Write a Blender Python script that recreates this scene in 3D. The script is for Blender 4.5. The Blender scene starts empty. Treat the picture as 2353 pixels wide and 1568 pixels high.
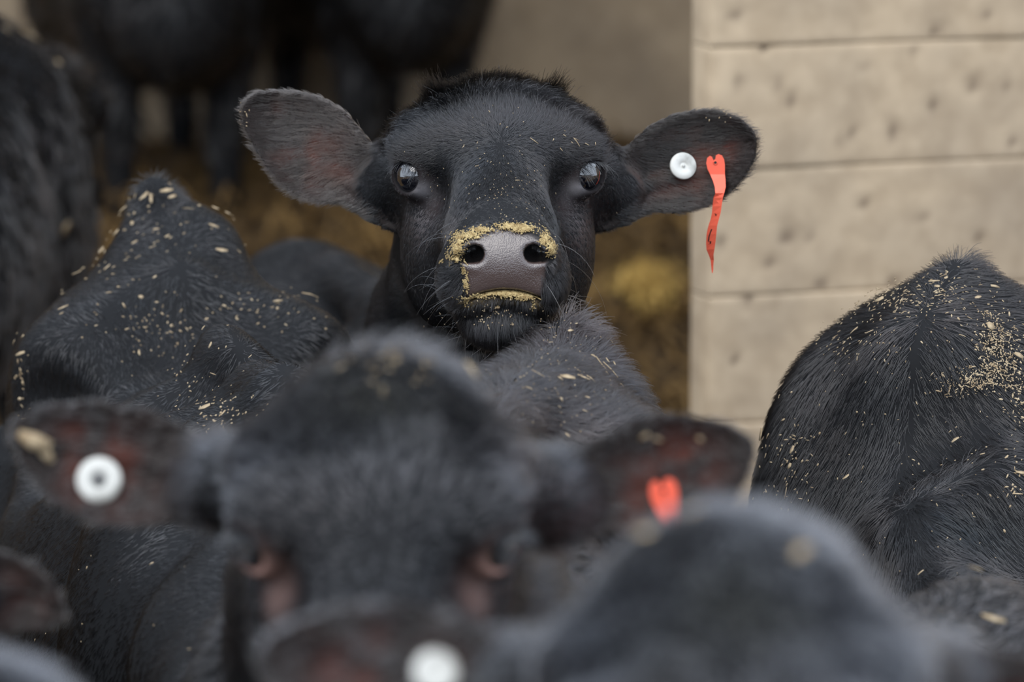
import bpy, math, random
import numpy as np
from mathutils import Vector, Matrix

# ------------------------------------------------------------------ camera, sky, light, exposure
scene = bpy.context.scene
W, H = 2353.0, 1568.0
LENS, SENSOR = 200.0, 36.0
FPX = W * LENS / SENSOR
CAM = np.array([0.0, 0.0, 1.62])
PITCH = math.radians(8.4)
CF = np.array([0.0, math.cos(PITCH), -math.sin(PITCH)])   # forward
CU = np.array([0.0, math.sin(PITCH), math.cos(PITCH)])    # up
CR = np.array([1.0, 0.0, 0.0])                            # right

cam_data = bpy.data.cameras.new('camera')
cam = bpy.data.objects.new('camera', cam_data)
scene.collection.objects.link(cam)
cam.location = CAM
cam.rotation_euler = (math.radians(90) - PITCH, 0, 0)
cam_data.lens = LENS
cam_data.sensor_width = SENSOR
cam_data.clip_end = 500
cam_data.dof.use_dof = True
cam_data.dof.focus_distance = 5.30
cam_data.dof.aperture_fstop = 5.6
scene.camera = cam

world = bpy.data.worlds.new('overcast_sky')
scene.world = world
world.use_nodes = True
wn = world.node_tree.nodes
wl = world.node_tree.links
bg = wn['Background']
tc = wn.new('ShaderNodeTexCoord')
sx = wn.new('ShaderNodeSeparateXYZ')
rmp = wn.new('ShaderNodeValToRGB')
rmp.color_ramp.elements[0].position = 0.0
rmp.color_ramp.elements[0].color = (0.62, 0.70, 0.82, 1)
rmp.color_ramp.elements[1].position = 0.8
rmp.color_ramp.elements[1].color = (0.80, 0.90, 1.05, 1)
wl.new(tc.outputs['Generated'], sx.inputs[0])
wl.new(sx.outputs['Z'], rmp.inputs[0])
wl.new(rmp.outputs[0], bg.inputs[0])
bg.inputs[1].default_value = 1.0

sun_d = bpy.data.lights.new('veiled_sun', 'SUN')
sun_d.energy = 0.9
sun_d.angle = math.radians(50)
sun_d.color = (1.0, 0.95, 0.88)
sun = bpy.data.objects.new('veiled_sun', sun_d)
scene.collection.objects.link(sun)
sun.rotation_euler = (math.radians(42), 0, math.radians(-18))

vs = scene.view_settings
vs.view_transform = 'Standard'
vs.look = 'None'
vs.gamma = 1.0
vs.use_curve_mapping = False
vs.exposure = 0.95

rng = np.random.default_rng(7)
random.seed(7)
COL = scene.collection

def px(x, y, d):
    """photo pixel at camera depth d -> world point"""
    return CAM + d * (CF + (x - W / 2) / FPX * CR - (y - H / 2) / FPX * CU)

# ------------------------------------------------------------------ helpers
def link(o, parent=None):
    COL.objects.link(o)
    if parent is not None:
        o.parent = parent
    return o

def tag(o, label=None, cat=None, group=None, kind=None):
    if label: o['label'] = label
    if cat: o['category'] = cat
    if group: o['group'] = group
    if kind: o['kind'] = kind
    return o

def mesh_obj(name, verts, faces, mat=None, parent=None, smooth=True):
    me = bpy.data.meshes.new(name)
    me.from_pydata([tuple(v) for v in verts], [], [tuple(f) for f in faces])
    me.update()
    if smooth:
        me.shade_smooth()
    if mat: me.materials.append(mat)
    return link(bpy.data.objects.new(name, me), parent)

def quads_obj(name, V, Q, mat, parent):
    """fast numpy quad mesh"""
    me = bpy.data.meshes.new(name)
    me.vertices.add(len(V)); me.loops.add(Q.size); me.polygons.add(len(Q))
    me.vertices.foreach_set('co', np.ascontiguousarray(V, np.float32).ravel())
    me.loops.foreach_set('vertex_index', np.ascontiguousarray(Q, np.int32).ravel())
    me.polygons.foreach_set('loop_start', np.arange(0, Q.size, Q.shape[1], dtype=np.int32))
    me.update(calc_edges=True)
    me.shade_smooth()
    me.validate()
    if mat: me.materials.append(mat)
    return link(bpy.data.objects.new(name, me), parent)

def box(lo, hi):
    x0, y0, z0 = lo; x1, y1, z1 = hi
    v = [(x0,y0,z0),(x1,y0,z0),(x1,y1,z0),(x0,y1,z0),(x0,y0,z1),(x1,y0,z1),(x1,y1,z1),(x0,y1,z1)]
    f = [(0,3,2,1),(4,5,6,7),(0,1,5,4),(1,2,6,5),(2,3,7,6),(3,0,4,7)]
    return v, f

def set_color(o, name, rgb):
    me = o.data
    a = me.attributes.new(name, 'FLOAT_COLOR', 'POINT')
    rgba = np.ones((len(rgb), 4), np.float32); rgba[:, :3] = rgb
    a.data.foreach_set('color', rgba.ravel())

def set_float(o, name, val):
    a = o.data.attributes.new(name, 'FLOAT', 'POINT')
    a.data.foreach_set('value', np.ascontiguousarray(val, np.float32))

def srgb(r, g, b):
    f = lambda c: ((c/255.0)/12.92 if c/255.0 <= .04045 else (((c/255.0)+.055)/1.055)**2.4)
    return (f(r), f(g), f(b))

def noise3(P, freq, seed=0):
    """cheap smooth pseudo noise in [-1,1] from sums of sines"""
    r = np.random.default_rng(seed)
    out = np.zeros(len(P))
    for k in range(5):
        w = r.normal(size=3); w /= np.linalg.norm(w)
        ph = r.uniform(0, 6.28); fr = freq * r.uniform(.6, 1.5)
        w2 = r.normal(size=3); w2 /= np.linalg.norm(w2)
        out += np.sin(P @ w * fr * 6.28 + ph + 1.3 * np.sin(P @ w2 * fr * 4.1 + ph * 2))
    return out / 3.0

# ------------------------------------------------------------------ materials
def new_mat(name):
    m = bpy.data.materials.new(name); m.use_nodes = True
    nt = m.node_tree
    return m, nt, nt.nodes['Principled BSDF']

def simple_mat(name, col, rough=.6, spec=.5, coat=0):
    m, nt, b = new_mat(name)
    b.inputs['Base Color'].default_value = (*col, 1)
    b.inputs['Roughness'].default_value = rough
    b.inputs['Specular IOR Level'].default_value = spec
    b.inputs['Coat Weight'].default_value = coat
    return m

def noise_mat(name, c0, c1, scale, rough=.8, bump=.2, detail=6, dist=.01, p0=.35, p1=.65):
    m, nt, b = new_mat(name)
    N, L = nt.nodes, nt.links
    t = N.new('ShaderNodeTexCoord')
    n = N.new('ShaderNodeTexNoise'); n.inputs['Scale'].default_value = scale; n.inputs['Detail'].default_value = detail
    r = N.new('ShaderNodeValToRGB')
    r.color_ramp.elements[0].position = p0; r.color_ramp.elements[0].color = (*c0, 1)
    r.color_ramp.elements[1].position = p1; r.color_ramp.elements[1].color = (*c1, 1)
    L.new(t.outputs['Object'], n.inputs['Vector']); L.new(n.outputs['Fac'], r.inputs[0]); L.new(r.outputs[0], b.inputs['Base Color'])
    bp = N.new('ShaderNodeBump'); bp.inputs['Strength'].default_value = bump; bp.inputs['Distance'].default_value = dist
    L.new(n.outputs['Fac'], bp.inputs['Height']); L.new(bp.outputs[0], b.inputs['Normal'])
    b.inputs['Roughness'].default_value = rough
    return m

def concrete_mat():
    m, nt, b = new_mat('weathered_concrete')
    N, L = nt.nodes, nt.links
    t = N.new('ShaderNodeTexCoord')
    n1 = N.new('ShaderNodeTexNoise'); n1.inputs['Scale'].default_value = 5; n1.inputs['Detail'].default_value = 8
    n2 = N.new('ShaderNodeTexNoise'); n2.inputs['Scale'].default_value = 28; n2.inputs['Detail'].default_value = 6
    r1 = N.new('ShaderNodeValToRGB')
    e = r1.color_ramp.elements
    e[0].position = .3; e[0].color = (*srgb(168, 151, 129), 1)
    e[1].position = .7; e[1].color = (*srgb(200, 179, 150), 1)
    r2 = N.new('ShaderNodeValToRGB')
    e = r2.color_ramp.elements
    e[0].position = .35; e[0].color = (.78, .76, .74, 1)
    e[1].position = .62; e[1].color = (1, 1, 1, 1)
    mx = N.new('ShaderNodeMixRGB'); mx.blend_type = 'MULTIPLY'; mx.inputs[0].default_value = .8
    L.new(t.outputs['Object'], n1.inputs['Vector']); L.new(t.outputs['Object'], n2.inputs['Vector'])
    L.new(n1.outputs['Fac'], r1.inputs[0]); L.new(n2.outputs['Fac'], r2.inputs[0])
    L.new(r1.outputs[0], mx.inputs[1]); L.new(r2.outputs[0], mx.inputs[2])
    at = N.new('ShaderNodeAttribute'); at.attribute_name = 'pit_dark'
    mx2 = N.new('ShaderNodeMixRGB'); mx2.inputs[2].default_value = (*srgb(112, 96, 80), 1)
    L.new(at.outputs['Fac'], mx2.inputs[0]); L.new(mx.outputs[0], mx2.inputs[1])
    L.new(mx2.outputs[0], b.inputs['Base Color'])
    bp = N.new('ShaderNodeBump'); bp.inputs['Strength'].default_value = .4; bp.inputs['Distance'].default_value = .004
    L.new(n2.outputs['Fac'], bp.inputs['Height']); L.new(bp.outputs[0], b.inputs['Normal'])
    b.inputs['Roughness'].default_value = .9
    return m

def hide_mat():
    """calf hide under the coat: colour from the mesh, wet where the nose pad is bare"""
    m, nt, b = new_mat('calf_hide')
    N, L = nt.nodes, nt.links
    a = N.new('ShaderNodeAttribute'); a.attribute_name = 'hide'
    w = N.new('ShaderNodeAttribute'); w.attribute_name = 'wet'
    t = N.new('ShaderNodeTexCoord')
    v = N.new('ShaderNodeTexVoronoi'); v.inputs['Scale'].default_value = 800; v.feature = 'F1'
    n = N.new('ShaderNodeTexNoise'); n.inputs['Scale'].default_value = 160; n.inputs['Detail'].default_value = 4
    L.new(t.outputs['Object'], v.inputs['Vector']); L.new(t.outputs['Object'], n.inputs['Vector'])
    mh = N.new('ShaderNodeMath'); mh.operation = 'MULTIPLY'
    L.new(v.outputs['Distance'], mh.inputs[0]); L.new(w.outputs['Fac'], mh.inputs[1])
    ad = N.new('ShaderNodeMath'); ad.operation = 'ADD'
    mn = N.new('ShaderNodeMath'); mn.operation = 'MULTIPLY'; mn.inputs[1].default_value = .6
    L.new(n.outputs['Fac'], mn.inputs[0]); L.new(mn.outputs[0], ad.inputs[0]); L.new(mh.outputs[0], ad.inputs[1])
    bp = N.new('ShaderNodeBump'); bp.inputs['Strength'].default_value = .5; bp.inputs['Distance'].default_value = .0005
    bp.invert = True
    L.new(ad.outputs[0], bp.inputs['Height']); L.new(bp.outputs[0], b.inputs['Normal'])
    L.new(a.outputs['Color'], b.inputs['Base Color'])
    mr = N.new('ShaderNodeMapRange')
    mr.inputs['To Min'].default_value = .75; mr.inputs['To Max'].default_value = .24
    L.new(w.outputs['Fac'], mr.inputs['Value']); L.new(mr.outputs[0], b.inputs['Roughness'])
    ms = N.new('ShaderNodeMapRange')
    ms.inputs['To Min'].default_value = .2; ms.inputs['To Max'].default_value = .7
    L.new(w.outputs['Fac'], ms.inputs['Value']); L.new(ms.outputs[0], b.inputs['Specular IOR Level'])
    L.new(w.outputs['Fac'], b.inputs['Coat Weight']); b.inputs['Coat Roughness'].default_value = .20; b.inputs['Coat IOR'].default_value = 1.5
    L.new(bp.outputs[0], b.inputs['Coat Normal'])
    return m

def fur_mat(name):
    m = bpy.data.materials.new(name); m.use_nodes = True
    N, L = m.node_tree.nodes, m.node_tree.links
    N.remove(N['Principled BSDF'])
    h = N.new('ShaderNodeBsdfHairPrincipled')
    h.model = 'CHIANG'; h.parametrization = 'COLOR'
    a = N.new('ShaderNodeAttribute'); a.attribute_name = 'tint'
    L.new(a.outputs['Color'], h.inputs['Color'])
    h.inputs['Roughness'].default_value = .25
    h.inputs['Radial Roughness'].default_value = .40
    h.inputs['IOR'].default_value = 1.65
    h.inputs['Random Roughness'].default_value = .2
    L.new(h.outputs[0], N['Material Output'].inputs[0])
    return m

M_CONC = concrete_mat()
M_HIDE = hide_mat()
M_FUR = fur_mat('calf_fur')
M_EYE = simple_mat('dark_eye', (.003, .003, .006), .05, 1.0, 1)
M_EYE.node_tree.nodes['Principled BSDF'].inputs['Coat IOR'].default_value = 2.1
M_EYE.node_tree.nodes['Principled BSDF'].inputs['Coat Roughness'].default_value = .02
M_WHITE = noise_mat('white_tag_plastic', srgb(170, 170, 164), srgb(214, 214, 208), 60, .45, .05, p0=.3, p1=.5)
M_ORANGE = simple_mat('orange_tag_plastic', srgb(246, 106, 80), .45)
M_INK = simple_mat('black_marker', (.02, .015, .015), .6)
M_STUD = simple_mat('grey_tag_stud', srgb(92, 92, 92), .5)
M_STRAWBIT = noise_mat('dry_chaff', srgb(144, 123, 94), srgb(188, 169, 138), 90, .85, .1)
M_FEED = noise_mat('damp_feed_meal', srgb(142, 118, 74), srgb(196, 174, 124), 300, .8, .1)
M_BED = noise_mat('trodden_bedding', srgb(48, 35, 19), srgb(98, 75, 42), 9, .95, .6, dist=.05)
M_STRAW = noise_mat('bedding_straw', srgb(72, 53, 27), srgb(138, 108, 60), 3, .8, .1)
M_PALE = noise_mat('fresh_straw', srgb(150, 118, 56), srgb(206, 172, 96), 3, .8, .1)
M_YARD = noise_mat('yard_dirt', srgb(58, 52, 46), srgb(88, 80, 70), 3, .95, .4)
M_ROOF = simple_mat('roof_sheet', srgb(70, 66, 62), .8)

# ------------------------------------------------------------------ the setting
WALL_Y = 11.7     # back wall of the barn
def ground_z(x, y):
    t = np.clip((np.asarray(y, float) - 6.4) / 4.2, 0, 1)
    return .30 * t * t * (3 - 2 * t)

def build_floor():
    xs = np.linspace(-8, 8, 121); ys = np.concatenate([np.linspace(-1, 6, 30), np.linspace(6.1, WALL_Y + .3, 70)])
    X, Y = np.meshgrid(xs, ys, indexing='ij')
    P = np.stack([X.ravel(), Y.ravel(), np.zeros(X.size)], 1)
    Z = ground_z(P[:, 0], P[:, 1]) + .02 * noise3(P, .7, 3) * np.clip((P[:, 1] - 5.5), 0, 1)
    P[:, 2] = Z
    ny = len(ys)
    i, j = np.meshgrid(np.arange(len(xs) - 1), np.arange(ny - 1), indexing='ij')
    a = (i * ny + j).ravel()
    Q = np.stack([a, a + ny, a + ny + 1, a + 1], 1)
    f = quads_obj('floor', P, Q, M_BED, None)
    tag(f, 'brown straw bedding covering the barn floor', kind='structure')
    v, fc = box((-40, -40, -.3), (40, -1, -.01))
    y = mesh_obj('ground', v, fc, M_YARD, smooth=False); tag(y, 'open dirt yard before the barn', kind='structure')
build_floor()

def panel(name, w, h, parent, origin, ux, pits, mat, step=.012, th=.06, bev=.008, seed=0):
    """one cast wall course: front face with bevelled edges and real pits"""
    nx, nz = max(2, int(w / step)), max(2, int(h / step))
    gx = np.concatenate([[0, bev], np.linspace(0, w, nx)[1:-1], [w - bev, w]]); gz = np.concatenate([[0, bev], np.linspace(0, h, nz)[1:-1], [h - bev, h]])
    nx, nz = len(gx), len(gz)
    X, Z = np.meshgrid(gx, gz, indexing='ij')
    e = np.minimum(np.minimum(X, w - X), np.minimum(Z, h - Z))
    D = np.where(e < bev, (1 - e / bev) ** 2 * bev * .5, 0)
    P3 = np.stack([X.ravel(), Z.ravel(), np.full(X.size, seed * 3.1)], 1)
    D = D + .0018 * noise3(P3, 3.0, 5).reshape(X.shape)
    S = np.zeros_like(D)
    for (a, b, rx, rz, dep) in pits:
        g = np.exp(-(((X - a) / rx) ** 2 + ((Z - b) / rz) ** 2))
        D = D + dep * g; S = np.maximum(S, np.clip(g * 1.4, 0, 1) * .85)  # base colour also darkens inside each pit
    n = np.array([ux[1], -ux[0], 0.0])      # outward (towards the yard)
    V = np.array(origin) + X.reshape(-1, 1) * np.array(ux) + Z.reshape(-1, 1) * np.array([0, 0, 1.]) - D.reshape(-1, 1) * n
    i, j = np.meshgrid(np.arange(nx - 1), np.arange(nz - 1), indexing='ij')
    a = (i * nz + j).ravel()
    Q = np.stack([a, a + nz, a + nz + 1, a + 1], 1)
    # the rim back to the wall core
    ring = np.concatenate([np.arange(nx) * nz, (nx - 1) * nz + np.arange(1, nz), (np.arange(nx - 2, -1, -1)) * nz + nz - 1, np.arange(nz - 2, 0, -1)])
    B = V[ring] - n * th
    k = len(V); m_ = len(ring)
    r0 = ring; r1 = np.roll(ring, -1)
    b0 = k + np.arange(m_); b1 = np.roll(b0, -1)
    Q = np.concatenate([Q, np.stack([r0, b0, b1, r1], 1)])
    V = np.concatenate([V, B])
    o = quads_obj(name, V, Q, mat, parent)
    set_float(o, 'pit_dark', np.concatenate([S.ravel(), np.zeros(m_)]))
    return o

def build_right_wall():
    A = px(1630, 400, 7.0); A[2] = 0
    ang = math.radians(19)
    ux = np.array([math.cos(ang), math.sin(ang), 0])
    n = np.array([ux[1], -ux[0], 0])
    wlen = 3.2
    core_o = A - n * .035
    v = []
    for z in (0, 3.0):
        for (s, t) in ((0, 0), (wlen, 0), (wlen, -.3), (0, -.3)):
            v.append(core_o + ux * (s + (.004 if t == 0 else .45) if s == 0 else s) + n * t + np.array([0, 0, z]))
    f = [(3,2,1,0),(4,5,6,7),(0,1,5,4),(1,2,6,5),(2,3,7,6),(3,0,4,7)]
    w = mesh_obj('wall_right', v, f, M_CONC, smooth=False)
    tag(w, 'pale weathered concrete wall cast in wide horizontal courses', kind='structure')
    # course joints from their height in the photograph at the wall's near edge
    zs = []
    for yy in (-190, 105, 392, 690, 992):
        d = 7.0
        zs.append(px(1592, yy, d)[2])
    step = zs[2] - zs[3]
    full = sorted(zs)
    lo = full[0]
    while lo > step: lo -= step; full.insert(0, lo)
    full.insert(0, 0.0)
    hi = full[-1]
    while hi + step < 3.0: hi += step; full.append(hi)
    full.append(3.0)
    pits_px = [(1815,232,9,16),(2055,305,10,18),(1700,190,10,12),(1888,655,14,14),(2240,195,13,12),(2147,245,10,14),(2150,72,14,10),
               (1985,470,12,12),(1810,545,16,12),(2055,650,14,12),(1935,330,10,9),(2315,205,9,9),(1690,40,18,10),(1720,690,12,9),
               (2250,545,10,9),(1790,190,8,9),(2120,500,9,9),(1960,310,8,9),(2265,30,10,9),(1655,560,10,14),(1770,600,16,8),(1900,820,10,9),
               (1690,830,9,9),(1860,540,9,10),(2330,330,9,9),(2100,120,8,8),(1985,150,8,7),(1760,110,9,7)]
    pits = []
    for (a, b, rx, ry) in pits_px:
        # intersect the pixel's ray with the wall plane
        dr = CF + (a - W/2)/FPX*CR - (b - H/2)/FPX*CU
        t = np.dot(A - CAM, n) / np.dot(dr, n)
        P = CAM + dr * t
        pits.append((np.dot(P - A, ux), P[2], rx * t / FPX, ry * t / FPX))
    for k in range(len(full) - 1):
        z0, z1 = full[k] + .0004, full[k+1] - .0004
        if z1 - z0 < .02: continue
        mine = [(a, b - z0, rx, rz, .006) for (a, b, rx, rz) in pits if z0 < b < z1]
        panel('wall_course', wlen, z1 - z0, w, A + np.array([0, 0, z0]), ux, mine, M_CONC, step=.009 if 0.3 < z0 < 1.8 else .06, seed=k, bev=.0030)
build_right_wall()

def build_shell():
    v, f = box((-8, WALL_Y, 0), (8, WALL_Y + .25, 4.4))
    b = mesh_obj('wall_back', v, f, M_CONC, smooth=False); tag(b, 'taupe concrete back wall deep in the barn shade', kind='structure')
    v, f = box((-8.25, 7.0, 0), (-8, WALL_Y + .25, 4.4))
    l = mesh_obj('wall_left', v, f, M_CONC, smooth=False); tag(l, 'far side wall of the barn on the left', kind='structure')
    v, f = box((8, 7.0, 0), (8.25, WALL_Y + .25, 4.4))
    l = mesh_obj('wall_side', v, f, M_CONC, smooth=False); tag(l, 'far side wall of the barn on the right', kind='structure')
    v, f = box((-8.6, 8.6, 3.6), (8.6, WALL_Y + .5, 3.75))
    v = [(x, y, z + (y - 6.6) * .12) for (x, y, z) in v]
    r = mesh_obj('ceiling', v, f, M_ROOF, smooth=False); tag(r, 'dark sheet roof over the back of the barn', kind='structure')
build_shell()

def build_straw():
    """loose straw lying on the bedding: thin bent blades, uncountable"""
    n = 26000
    x = rng.uniform(-3.4, 1.2, n); y = rng.uniform(5.9, WALL_Y - .12, n)
    ok = ~((x > .1) & (y > 6.75) & (x > .15 + (y - 6.75) * .3)); x, y = x[ok], y[ok]; n = len(x)
    z = ground_z(x, y) + rng.uniform(.005, .05, n)
    yaw = rng.uniform(0, 6.283, n); L = rng.uniform(.05, .16, n); w = rng.uniform(.002, .005, n)
    tilt = rng.normal(0, .25, n)
    d = np.stack([np.cos(yaw) * np.cos(tilt), np.sin(yaw) * np.cos(tilt), np.sin(tilt)], 1)
    s = np.stack([-np.sin(yaw), np.cos(yaw), np.zeros(n)], 1)
    P = np.stack([x, y, z], 1)
    up = np.array([0, 0, 1.])
    bend = rng.uniform(-.02, .03, n)[:, None] * up
    A, B, Cc = P - d * L[:, None] / 2, P + bend, P + d * L[:, None] / 2
    V = np.stack([A - s*w[:,None], A + s*w[:,None], B - s*w[:,None] + up*.002, B + s*w[:,None] + up*.002, Cc - s*w[:,None], Cc + s*w[:,None]], 1).reshape(-1, 3)
    k = np.arange(n)[:, None] * 6
    Q = np.concatenate([k + np.array([[0, 1, 3, 2]]), k + np.array([[2, 3, 5, 4]])], 0)
    o = quads_obj('loose_straw', V, Q, M_STRAW, None)
    n = 700
    c0 = px(1485, 712, 6.75); zc = float(ground_z(c0[0], c0[1]))
    for _ in range(6):      # drop the point onto the bedding along its line of sight
        d_ = (c0 - CAM); c0 = CAM + d_ * ((CAM[2] - zc) / (CAM[2] - c0[2])); zc = float(ground_z(c0[0], c0[1]))
    V2 = V.reshape(-1, 6, 3)[:n].copy()
    ctr = V2.mean(1, keepdims=True)
    V2 = (V2 - ctr) * .4 + np.stack([rng.normal(c0[0], .026, n), rng.normal(c0[1], .10, n), zc + .03 + rng.uniform(0, .05, n)], 1)[:, None, :]
    p_ = quads_obj('straw_wad', V2.reshape(-1, 3), Q[np.r_[0:n, len(x):len(x)+n]], M_PALE, None)
    tag(p_, 'pale fresh straw wad on the bedding beside the concrete wall', 'straw', kind='stuff')
    tag(o, 'loose golden straw littering the bedding behind the calves', 'straw', kind='stuff')
build_straw()

# ------------------------------------------------------------------ implicit surfaces
def smin(a, b, k):
    h = np.maximum(k - np.abs(a - b), 0) / k
    return np.minimum(a, b) - h * h * k * .25
def smax(a, b, k):
    return -smin(-a, -b, k)
def ell(P, c, r):
    q = (P - np.asarray(c, np.float32)) / np.asarray(r, np.float32)
    k0 = np.sqrt((q * q).sum(1)) + 1e-9
    q2 = q / np.asarray(r, np.float32)
    k1 = np.sqrt((q2 * q2).sum(1)) + 1e-9
    return k0 * (k0 - 1.0) / k1
def cone(P, a, b, ra, rb):
    a = np.asarray(a, np.float32); b = np.asarray(b, np.float32)
    ab = b - a
    t = np.clip(((P - a) @ ab) / (ab @ ab), 0, 1)
    q = P - a - t[:, None] * ab
    return np.sqrt((q * q).sum(1)) - (ra + (rb - ra) * t)
def chain(P, pts, rad, k=.02):
    d = None
    for i in range(len(pts) - 1):
        c = cone(P, pts[i], pts[i+1], rad[i], rad[i+1])
        d = c if d is None else smin(d, c, k)
    return d
def absx(P):
    Q = P.copy(); Q[:, 0] = np.abs(Q[:, 0]); return Q
def polysd(X, Y, poly):
    """signed distance to a 2-D polygon"""
    n = len(poly)
    d = np.full(X.shape, 1e9, np.float32); s = np.zeros(X.shape, bool)
    for i in range(n):
        x1, y1 = poly[i]; x0, y0 = poly[i-1]
        ex, ey = x0 - x1, y0 - y1
        wx, wy = X - x1, Y - y1
        t = np.clip((wx*ex + wy*ey) / (ex*ex + ey*ey), 0, 1)
        bx, by = wx - ex*t, wy - ey*t
        d = np.minimum(d, bx*bx + by*by)
        c1 = Y >= y1; c2 = Y < y0; c3 = ex*wy > ey*wx
        s ^= (c1 & c2 & c3) | (~c1 & ~c2 & ~c3)
    d = np.sqrt(d)
    return np.where(s, -d, d)

def axis(lo, hi, coarse, fines):
    """grid line positions: coarse steps, finer inside the given (lo, hi, step) ranges"""
    out = [lo]
    while out[-1] < hi:
        x = out[-1]; st = coarse
        for (a, b, s) in fines:
            if a - 2 * s <= x < b: st = min(st, s)
            elif x < a < x + st: st = min(st, max(s, a - x))
        out.append(x + st)
    return np.array(out, np.float32)

def surface_net(fn, xs, ys, zs, B=8, lip=1.6):
    nx, ny, nz = len(xs), len(ys), len(zs)
    bi = [np.arange(0, n, B) for n in (nx, ny, nz)]
    def cen(ax):
        lo = ax[np.arange(0, len(ax), B)]; hi = ax[np.minimum(np.arange(0, len(ax), B) + B, len(ax) - 1)]
        return (lo + hi) / 2, (hi - lo) / 2
    (cx, hx), (cy, hy), (cz, hz) = cen(xs), cen(ys), cen(zs)
    CX, CY, CZ = np.meshgrid(cx, cy, cz, indexing='ij')
    HX, HY, HZ = np.meshgrid(hx, hy, hz, indexing='ij')
    cv = fn(np.stack([CX.ravel(), CY.ravel(), CZ.ravel()], 1).astype(np.float32)).reshape(CX.shape)
    rad = np.sqrt(HX**2 + HY**2 + HZ**2)
    near = np.abs(cv) < rad * lip + .012
    V = np.repeat(np.repeat(np.repeat(np.where(cv < 0, -1., 1.).astype(np.float32), B, 0), B, 1), B, 2)[:nx, :ny, :nz].copy()
    # second level: pairs of grid lines inside the near blocks
    b2 = 2; r2 = B // b2
    mx, my, mz = [(n + b2 - 1) // b2 for n in (nx, ny, nz)]
    nm2 = np.repeat(np.repeat(np.repeat(near, r2, 0), r2, 1), r2, 2)[:mx, :my, :mz]
    def cen2(ax):
        k = np.arange(0, len(ax), b2)
        lo = ax[k]; hi = ax[np.minimum(k + b2 - 1, len(ax) - 1)]
        return (lo + hi) / 2, (hi - lo) / 2
    (cx, hx), (cy, hy), (cz, hz) = cen2(xs), cen2(ys), cen2(zs)
    J = np.argwhere(nm2)
    P = np.stack([cx[J[:, 0]], cy[J[:, 1]], cz[J[:, 2]]], 1)
    rad = np.sqrt(hx[J[:, 0]]**2 + hy[J[:, 1]]**2 + hz[J[:, 2]]**2)
    step = 3 * rad            # the surface may cross to the neighbouring pair
    v2 = np.concatenate([fn(P[s:s+300000]) for s in range(0, len(P), 300000)])
    keep = np.abs(v2) < (rad + step) * 1.15 + .003
    sub = np.where(nm2, 0, 0).astype(np.float32)
    sub[J[:, 0], J[:, 1], J[:, 2]] = np.where(v2 < 0, -1, 1)
    up = lambda a: np.repeat(np.repeat(np.repeat(a, b2, 0), b2, 1), b2, 2)[:nx, :ny, :nz]
    su = up(sub); V = np.where(su != 0, su, V)
    near2 = np.zeros(nm2.shape, bool); near2[J[keep, 0], J[keep, 1], J[keep, 2]] = True
    I = np.argwhere(up(near2))
    P = np.stack([xs[I[:, 0]], ys[I[:, 1]], zs[I[:, 2]]], 1)
    out = np.concatenate([fn(P[s:s+300000]) for s in range(0, len(P), 300000)])
    V[I[:, 0], I[:, 1], I[:, 2]] = out
    S = V < 0
    c = S[:-1, :-1, :-1].astype(np.int8)
    tot = np.zeros_like(c)
    for dx in (0, 1):
        for dy in (0, 1):
            for dz in (0, 1):
                tot += S[dx:nx-1+dx, dy:ny-1+dy, dz:nz-1+dz]
    act = (tot > 0) & (tot < 8)
    A = np.argwhere(act)
    idx = np.full(act.shape, -1, np.int32); idx[act] = np.arange(len(A))
    acc = np.zeros((len(A), 3), np.float32); cnt = np.zeros(len(A), np.float32)
    corners = [(dx, dy, dz) for dx in (0, 1) for dy in (0, 1) for dz in (0, 1)]
    for p in corners:
        for ax in range(3):
            if p[ax] == 1: continue
            q = list(p); q[ax] = 1
            ia, ib = A + np.array(p), A + np.array(q)
            va = V[ia[:, 0], ia[:, 1], ia[:, 2]]; vb = V[ib[:, 0], ib[:, 1], ib[:, 2]]
            m = (va < 0) != (vb < 0)
            t = np.where(m, va / np.where(m, va - vb, 1), 0)[:, None]
            pa = np.stack([xs[ia[:, 0]], ys[ia[:, 1]], zs[ia[:, 2]]], 1)
            pb = np.stack([xs[ib[:, 0]], ys[ib[:, 1]], zs[ib[:, 2]]], 1)
            acc += np.where(m[:, None], pa + (pb - pa) * t, 0); cnt += m
    X = acc / cnt[:, None]
    quads = []
    for ax in range(3):
        o = [0, 0, 0]; o[ax] = 1
        a = S[:nx-o[0], :ny-o[1], :nz-o[2]]; b = S[o[0]:, o[1]:, o[2]:]
        E = np.argwhere(a != b)
        u, v = [(1, 2), (2, 0), (0, 1)][ax]
        ok = (E[:, u] > 0) & (E[:, v] > 0) & (E[:, 0] < nx-1) & (E[:, 1] < ny-1) & (E[:, 2] < nz-1)
        E = E[ok]
        du = np.zeros(3, int); du[u] = 1; dv = np.zeros(3, int); dv[v] = 1
        cells = [E - du - dv, E - dv, E, E - du]
        q = np.stack([idx[k[:, 0], k[:, 1], k[:, 2]] for k in cells], 1)
        ins = S[E[:, 0], E[:, 1], E[:, 2]]
        q[~ins] = q[~ins][:, ::-1]
        quads.append(q)
    Q = np.concatenate(quads)
    Q = Q[(Q >= 0).all(1)]
    # settle the points on the surface
    for _ in range(1):
        d = fn(X); e = .0015
        g = np.stack([fn(X + np.array(o, np.float32) * e) - d for o in ((1,0,0),(0,1,0),(0,0,1))], 1) / e
        gl = (g * g).sum(1, keepdims=True) + 1e-4
        X = X - np.clip(d[:, None] * g / gl, -.004, .004) * .8
    return X, Q

def unit(v):
    v = np.asarray(v, float); return v / np.linalg.norm(v)

# ------------------------------------------------------------------ the calf
EYE_C = np.array([.0775, .010, .006]); EYE_R = .0200
EYE_D = unit([.66, .74, .10])

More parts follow.
